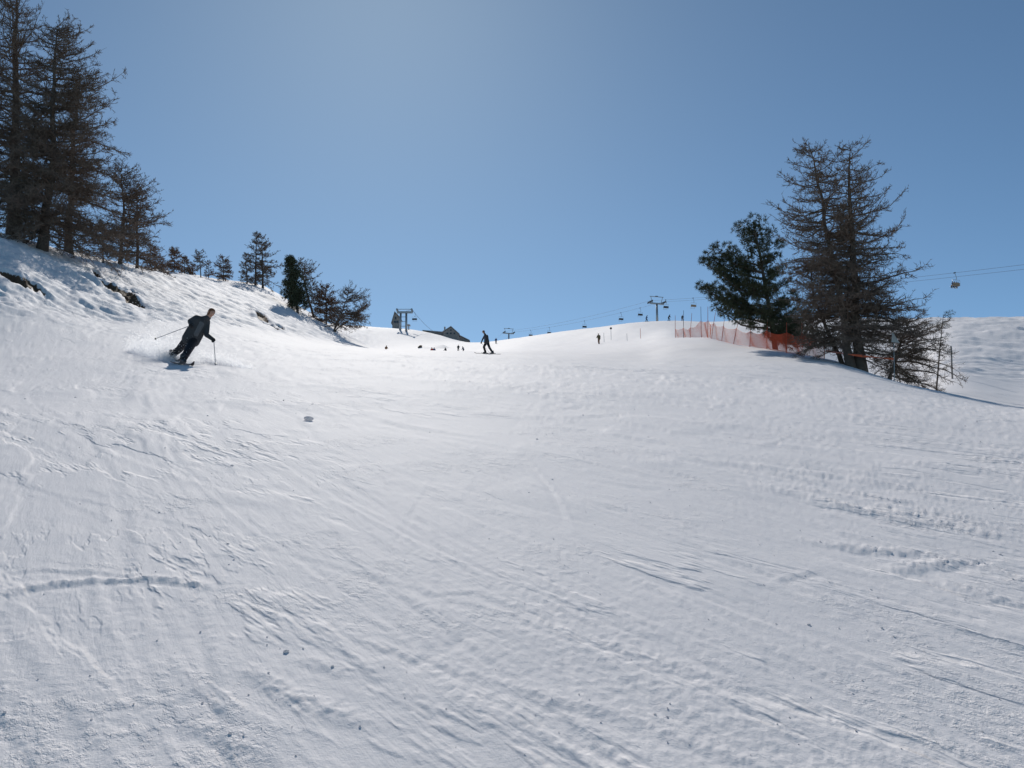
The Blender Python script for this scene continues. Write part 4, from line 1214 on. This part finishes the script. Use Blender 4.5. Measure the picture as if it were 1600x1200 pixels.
def ski(center, d, length, label, edge=0.0, group=None, w=0.075, tail=0.5, m='ski'):
    """curved ski lying on the snow along horizontal heading d"""
    d = unit(np.array([d[0], d[1], 0.0])); n = np.array([-d[1], d[0], 0.0])
    K = 24; s = np.linspace(-length * tail, length * (1 - tail), K)
    C = np.array([center + d * q for q in s])
    z0 = H2(np.array([center[0] - d[0] * .7, center[0] + d[0] * .7]), np.array([center[1] - d[1] * .7, center[1] + d[1] * .7]))
    zl = np.interp(s, [-0.7, 0.7], z0); zl = zl + (s - np.clip(s, -0.7, 0.7)) * (z0[1] - z0[0]) / 1.4
    C[:, 2] = np.maximum(zl, H2(C[:, 0], C[:, 1])) + 0.025
    tip = np.clip((s - s[-1] + 0.22) / 0.22, 0, 1); C[:, 2] += 0.10 * tip ** 2
    C[:, 2] += 0.02 * np.clip((s[0] + 0.08 - s) / 0.08, 0, 1)
    u = (s - s[0]) / length; ww = w * (0.5 + 0.28 * (2 * u - 1) ** 2 * 0.6) ; ww[-3:] *= (0.9, 0.65, 0.2); ww[0] *= 0.8
    nn_ = n * math.cos(edge) + np.array([0, 0, 1]) * math.sin(edge)
    V = []
    for k in range(K): V += [C[k] - nn_ * ww[k], C[k] + nn_ * ww[k], C[k] + nn_ * ww[k] + (0, 0, 0.016), C[k] - nn_ * ww[k] + (0, 0, 0.016)]
    F = [(0, 3, 2, 1), tuple(4 * (K - 1) + i for i in range(4))]
    for k in range(K - 1):
        a = 4 * k; F += [(a + i, a + (i + 1) % 4, a + 4 + (i + 1) % 4, a + 4 + i) for i in range(4)]
    root = empty("ski", Vector(center), label, "ski", group)
    Geo().add(V, F).build("blade", M[m], root)
    R = np.stack([d, n, [0, 0, 1]], 1); zc = float(np.interp(0, s, C[:, 2]))
    Geo().box((center[0] + d[0] * .15, center[1] + d[1] * .15, zc + 0.03), (0.10, 0.06, 0.04), R).build("toe_binding", M['dark_steel'], root)
    Geo().box((center[0] - d[0] * .17, center[1] - d[1] * .17, zc + 0.035), (0.12, 0.06, 0.05), R).build("heel_binding", M['dark_steel'], root)
    return zc


def ski_pole(hand, tip, label, group=None):
    hand = np.array(hand); tip = np.array(tip); d = unit(hand - tip)
    root = empty("ski_pole", Vector(tip), label, "ski pole", group)
    Geo().tube([tip, tip + d * 0.1, hand - d * 0.06], [0.005, 0.009, 0.010], 8).build("shaft", M['steel'], root)
    Geo().tube([hand - d * 0.07, hand + d * 0.07], [0.016, 0.02], 8).build("grip", M['boot'], root)
    Geo().tube([tip + d * 0.055, tip + d * 0.075], [0.032, 0.014], 12).build("basket", M['boot'], root)


# --- leaning skier (near left)
fR = hit_px(267, 564); fL = hit_px(285, 571)
Y0 = (fR[1] + fL[1]) / 2
hdg = unit(np.array([0.62, -0.78, 0.0]))
q = lambda px, py, dd=0.0: pt(px, py, Y0 + dd)
fR[2] = gz(fR[0], fR[1]); fL[2] = gz(fL[0], fL[1])
zR = ski(fR, hdg, 1.66, "outer ski of the leaning skier, half hidden in snow spray", edge=-0.30)
zL = ski(fL, hdg, 1.66, "inner ski of the leaning skier with its tip clear of the spray", edge=-0.30)
aR = np.array([fR[0], fR[1], zR + 0.12]); aL = np.array([fL[0], fL[1], zL + 0.12])
J = dict(anR=aR, anL=aL, toeR=aR + hdg * 0.17 + (0, 0, -0.07), toeL=aL + hdg * 0.17 + (0, 0, -0.07),
         knR=q(279.5, 546.5, (fR[1] - Y0) * 0.7 - 0.06), knL=q(292.5, 550, (fL[1] - Y0) * 0.7 - 0.12),
         hipR=q(293.5, 529, -0.07), hipL=q(303, 533, 0.07),
         shR=q(307, 497, -0.12), shL=q(323.5, 502.5, 0.10), neck=q(325, 496.5, -0.02), head=q(330, 488.8, -0.05),
         elR=q(297, 502, -0.05), haR=q(299, 509, -0.24), elL=q(322.5, 523, -0.02), haL=q(332.5, 530, -0.18), look=np.array([0.75, -0.6, -0.15]))
skier, J = person(J, "skier in a charcoal jacket leaning hard into a turn in a cloud of snow", dict(jacket='jacket', panel='jacket_grey', trousers='trousers', boot='boot', glove='glove', skin='skin', hair='hair'), 0.018, None, hdg, 1.14)
tL = hit_px(337, 572); tL[1] = min(tL[1], J['haL'][1] + 0.5); tL = np.array([tL[0], tL[1], gz(tL[0], tL[1]) - 0.01])
hL = q(334, 531.5, -0.2); hR = q(298, 508.5, -0.25)
ski_pole(hL, tL, "upright ski pole planted in front of the leaning skier")
tR = q(241, 530, 0.55)
ski_pole(hR, tR, "ski pole trailing out behind the leaning skier")
glove(skier, hL, hL - tL, J['elL'] - hL); glove(skier, hR, hR - tR, J['elR'] - hR)

# powder thrown up by the skis: thousands of flecks
r = np.random.default_rng(91)
def plume(n, line, hmax, spread):
    L = np.array(line); t = r.uniform(0, 1, n) ** 1.1; k = np.linspace(0, 1, len(L))
    B = np.stack([np.interp(t, k, L[:, i]) for i in range(3)], 1)
    hh = np.interp(t, k, hmax); h = r.exponential(0.38, n) * hh
    B += np.stack([r.normal(0, 1, n) * spread * (0.4 + h), r.normal(0, 1, n) * spread * (0.5 + h), 0 * h], 1)
    B[:, 2] = H2(B[:, 0], B[:, 1]) + h * (0.75 + 0.6 * np.clip(perlin(B[:, 0] * 3, B[:, 1] * 3 + h * 2, 95), -1, 1))
    return B
behind = [hit_px(208, 548), hit_px(230, 555), hit_px(252, 562), fR, fR + hdg * 0.25]
P1 = plume(50000, behind, [0.3, 1.0, 1.1, 0.6, 0.05], 0.25)
front = [fL + hdg * 0.0 + np.array([0.1, 0.3, 0]), hit_px(318, 566), hit_px(350, 571), hit_px(385, 577)]
P2 = plume(20000, front, [0.35, 0.40, 0.28, 0.08], 0.25)
C = np.concatenate([P1, P2]); n = len(C)
nd = unit(r.normal(0, 1, (n, 3))); e1 = unit(np.cross(nd, r.normal(0, 1, (n, 3)))); e2 = np.cross(nd, e1)
S = r.uniform(0.006, 0.014, (n, 1))
V = np.stack([C + e1 * S, C - e1 * S * 0.5 + e2 * S * 0.87, C - e1 * S * 0.5 - e2 * S * 0.87], 1).reshape(-1, 3)
F = np.arange(n * 3).reshape(n, 3)
powder = bpy.data.materials.new("powder snow"); powder.use_nodes = True
nt = powder.node_tree; bs = nt.nodes["Principled BSDF"]; bs.inputs["Base Color"].default_value = (0.93, 0.94, 0.95, 1); bs.inputs["Roughness"].default_value = 0.9
tr_ = nt.nodes.new("ShaderNodeBsdfTranslucent"); tr_.inputs[0].default_value = (0.95, 0.95, 0.96, 1)
mxs = nt.nodes.new("ShaderNodeMixShader"); mxs.inputs[0].default_value = 0.8
nt.links.new(bs.outputs[0], mxs.inputs[1]); nt.links.new(tr_.outputs[0], mxs.inputs[2]); nt.links.new(mxs.outputs[0], nt.nodes["Material Output"].inputs[0])
o = link("snow_spray", mesh_np("snow_spray", V, F), powder)
tag(o, "white snow spray thrown up behind the leaning skier", "snow spray", kind="stuff")

# --- second skier, mid distance, gliding left
ff = at(758.5, 77.0); fr_ = at(770, 76.0); Y0 = 76.5
d2 = unit(np.array([-0.93, -0.35, 0.0]))
z1 = ski(ff, d2, 1.6, "front ski of the dark skier in the middle of the piste", tail=0.42)
z2 = ski(fr_, d2, 1.6, "rear ski of the dark skier in the middle of the piste", tail=0.42)
k2 = ff[2] - pt(758.5, 551.5, Y0)[2]
q = lambda px, py, dd=0.0: pt(px, py, Y0 + dd) + np.array([0, 0, k2])
J = dict(anL=np.array([ff[0], ff[1], z1 + 0.12]), anR=np.array([fr_[0], fr_[1], z2 + 0.12]), knL=q(756, 542.5, 0.0), knR=q(765, 544, -0.2), hipL=q(759.5, 535.5, .08), hipR=q(762, 535.5, -.1),
         shL=q(757.5, 524.5, .19), shR=q(761, 524.8, -.19), neck=q(757.5, 522.3), head=q(755.6, 518.8), elL=q(754.3, 530, .25), haL=q(752, 535.5, .15), elR=q(762.5, 531, -.3), haR=q(757.5, 534.5, -.4), look=np.array([-0.9, -0.4, -0.2]))
sk2, J = person(J, "dark-clothed skier bent forward gliding left in the middle of the piste", dict(jacket='jacket', panel='blue', trousers='trousers', boot='boot', glove='glove', skin='skin', hair='helmet'), 0.02, None, d2, 1.0)
h1 = J['haR'] + (0, 0, -0.03); t1 = np.array([h1[0] + 0.75, h1[1] - 0.1, 0]); t1[2] = gz(t1[0], t1[1]) + 0.05
ski_pole(h1, t1, "ski pole held on the near side of the dark skier in mid piste")
glove(sk2, h1, h1 - t1, J['elR'] - h1)
h1 = J['haL'] + (0, 0, -0.03); t1 = np.array([h1[0] + 0.7, h1[1] + 0.2, 0]); t1[2] = gz(t1[0], t1[1]) + 0.05
ski_pole(h1, t1, "ski pole held on the far side of the dark skier in mid piste")
glove(sk2, h1, h1 - t1, J['elL'] - h1)


# --- distant people
def far_person(px, y, label, jk, tk, heading, pose=0, group="distant people on the slope", bend=0.15, scale=1.0):
    b = at(px, y); f = unit(np.array([math.cos(heading), math.sin(heading), 0.0])); l = np.array([-f[1], f[0], 0.0]); up = np.array([0, 0, 1.0])
    st = 0.13 + 0.12 * pose
    def P(fw, lf, z): return b + (f * fw + l * lf + up * z) * scale
    aL, aR = P(st, .12, .1), P(-st, -.12, .1)
    aL[2] = gz(aL[0], aL[1]) + 0.1; aR[2] = gz(aR[0], aR[1]) + 0.1
    J = dict(anL=aL, anR=aR, knL=P(st + .08, .12, .50), knR=P(-st * .3 + .06, -.12, .50), hipL=P(-.05, .1, .92), hipR=P(-.05, -.1, .92),
             shL=P(bend, .2, 1.42), shR=P(bend, -.2, 1.42), neck=P(bend + .04, 0, 1.5), head=P(bend + .10, 0, 1.64),
             elL=P(bend + .05, .32, 1.15), haL=P(bend + .28, .3, 1.0), elR=P(bend - .02, -.32, 1.15), haR=P(bend + .22, -.34, 1.0))
    return person(J, label, dict(jacket=jk, panel=jk, trousers=tk, boot='boot', glove='glove', skin='skin', hair='helmet'), 0.035, group, f, 1.05, False)[0], b, f


PI = math.pi
far_person(936, 166, "lone person in brown walking down the slope right of centre", 'olive', 'brown', -2.0, 0.6)
far_person(775, 300, "person in dark blue standing just behind the mid-piste skier", 'navy', 'trousers', -PI / 2)
o, b, f = far_person(1010, 262, "skier in dark clothes on top of the snow hump", 'navy', 'trousers', -0.3, 0.4)
ski(b + np.array([0, -0.12, 0]), f, 1.7, "ski of the skier on top of the snow hump")
far_person(1045, 258, "person in black standing between the hump and the orange net", 'jacket', 'trousers', -0.6, 0.5, bend=0.25)
far_person(1066, 276, "person mostly hidden behind the left end of the orange net", 'jacket', 'brown', -1.2)
for px, y, jk, tk, h, lab in ((603, 222, 'brown', 'jacket', -1.0, "person in reddish brown, leftmost of those behind the roll"),
                           (675, 226, 'red', 'trousers', -1.8, "person in a red jacket behind the roll below the chalet"),
                           (678, 232, 'navy', 'trousers', -1.2, "person in navy close beside the red jacket behind the roll"),
                           (696.5, 236, 'jacket', 'brown', -2.2, "person in dark grey behind the roll right of the red jacket"),
                           (716, 262, 'jacket', 'trousers', -1.4, "person in black higher up the slope right of the chalet"),
                           (724, 236, 'blue', 'trousers', -2.6, "person in blue grey, nearest the mid-piste skier behind the roll")):
    far_person(px, y, lab, jk, tk, h, 0.3)

# passengers on the near chair
root, t, a, n = chair_near
for k, (jk, lab) in enumerate((('navy', "passenger in navy at the left end of the near lift chair"), ('red', "passenger in red, second from the left on the near lift chair"),
                               ('brown', "passenger in brown, third from the left on the near lift chair"), ('jacket', "passenger in charcoal at the right end of the near lift chair"))):
    c = t + n * (-0.75 + 0.5 * k) * (1 if n[0] > 0 else -1) + a * 0.2 + np.array([0, 0, -1.20])
    up = np.array([0, 0, 1.0]); l = np.cross(up, a)
    J = dict(hipL=c + l * .1 + up * .1, hipR=c - l * .1 + up * .1, knL=c + l * .11 + a * .45 + up * .08, knR=c - l * .11 + a * .45 + up * .08,
             anL=c + l * .11 + a * .5 - up * .38, anR=c - l * .11 + a * .5 - up * .38, shL=c + l * .19 + up * .58, shR=c - l * .19 + up * .58, neck=c + up * .66 + a * .02, head=c + up * .80 + a * .04,
             elL=c + l * .25 + up * .32 + a * .08, haL=c + l * .15 + up * .3 + a * .32, elR=c - l * .25 + up * .32 + a * .08, haR=c - l * .15 + up * .3 + a * .32)
    person(J, lab, dict(jacket=jk, panel=jk, trousers='trousers', boot='boot', glove='glove', skin='skin', hair='helmet'), 0.035, "passengers on the near lift chair", a, 1.0, False)

bpy.context.view_layer.update()
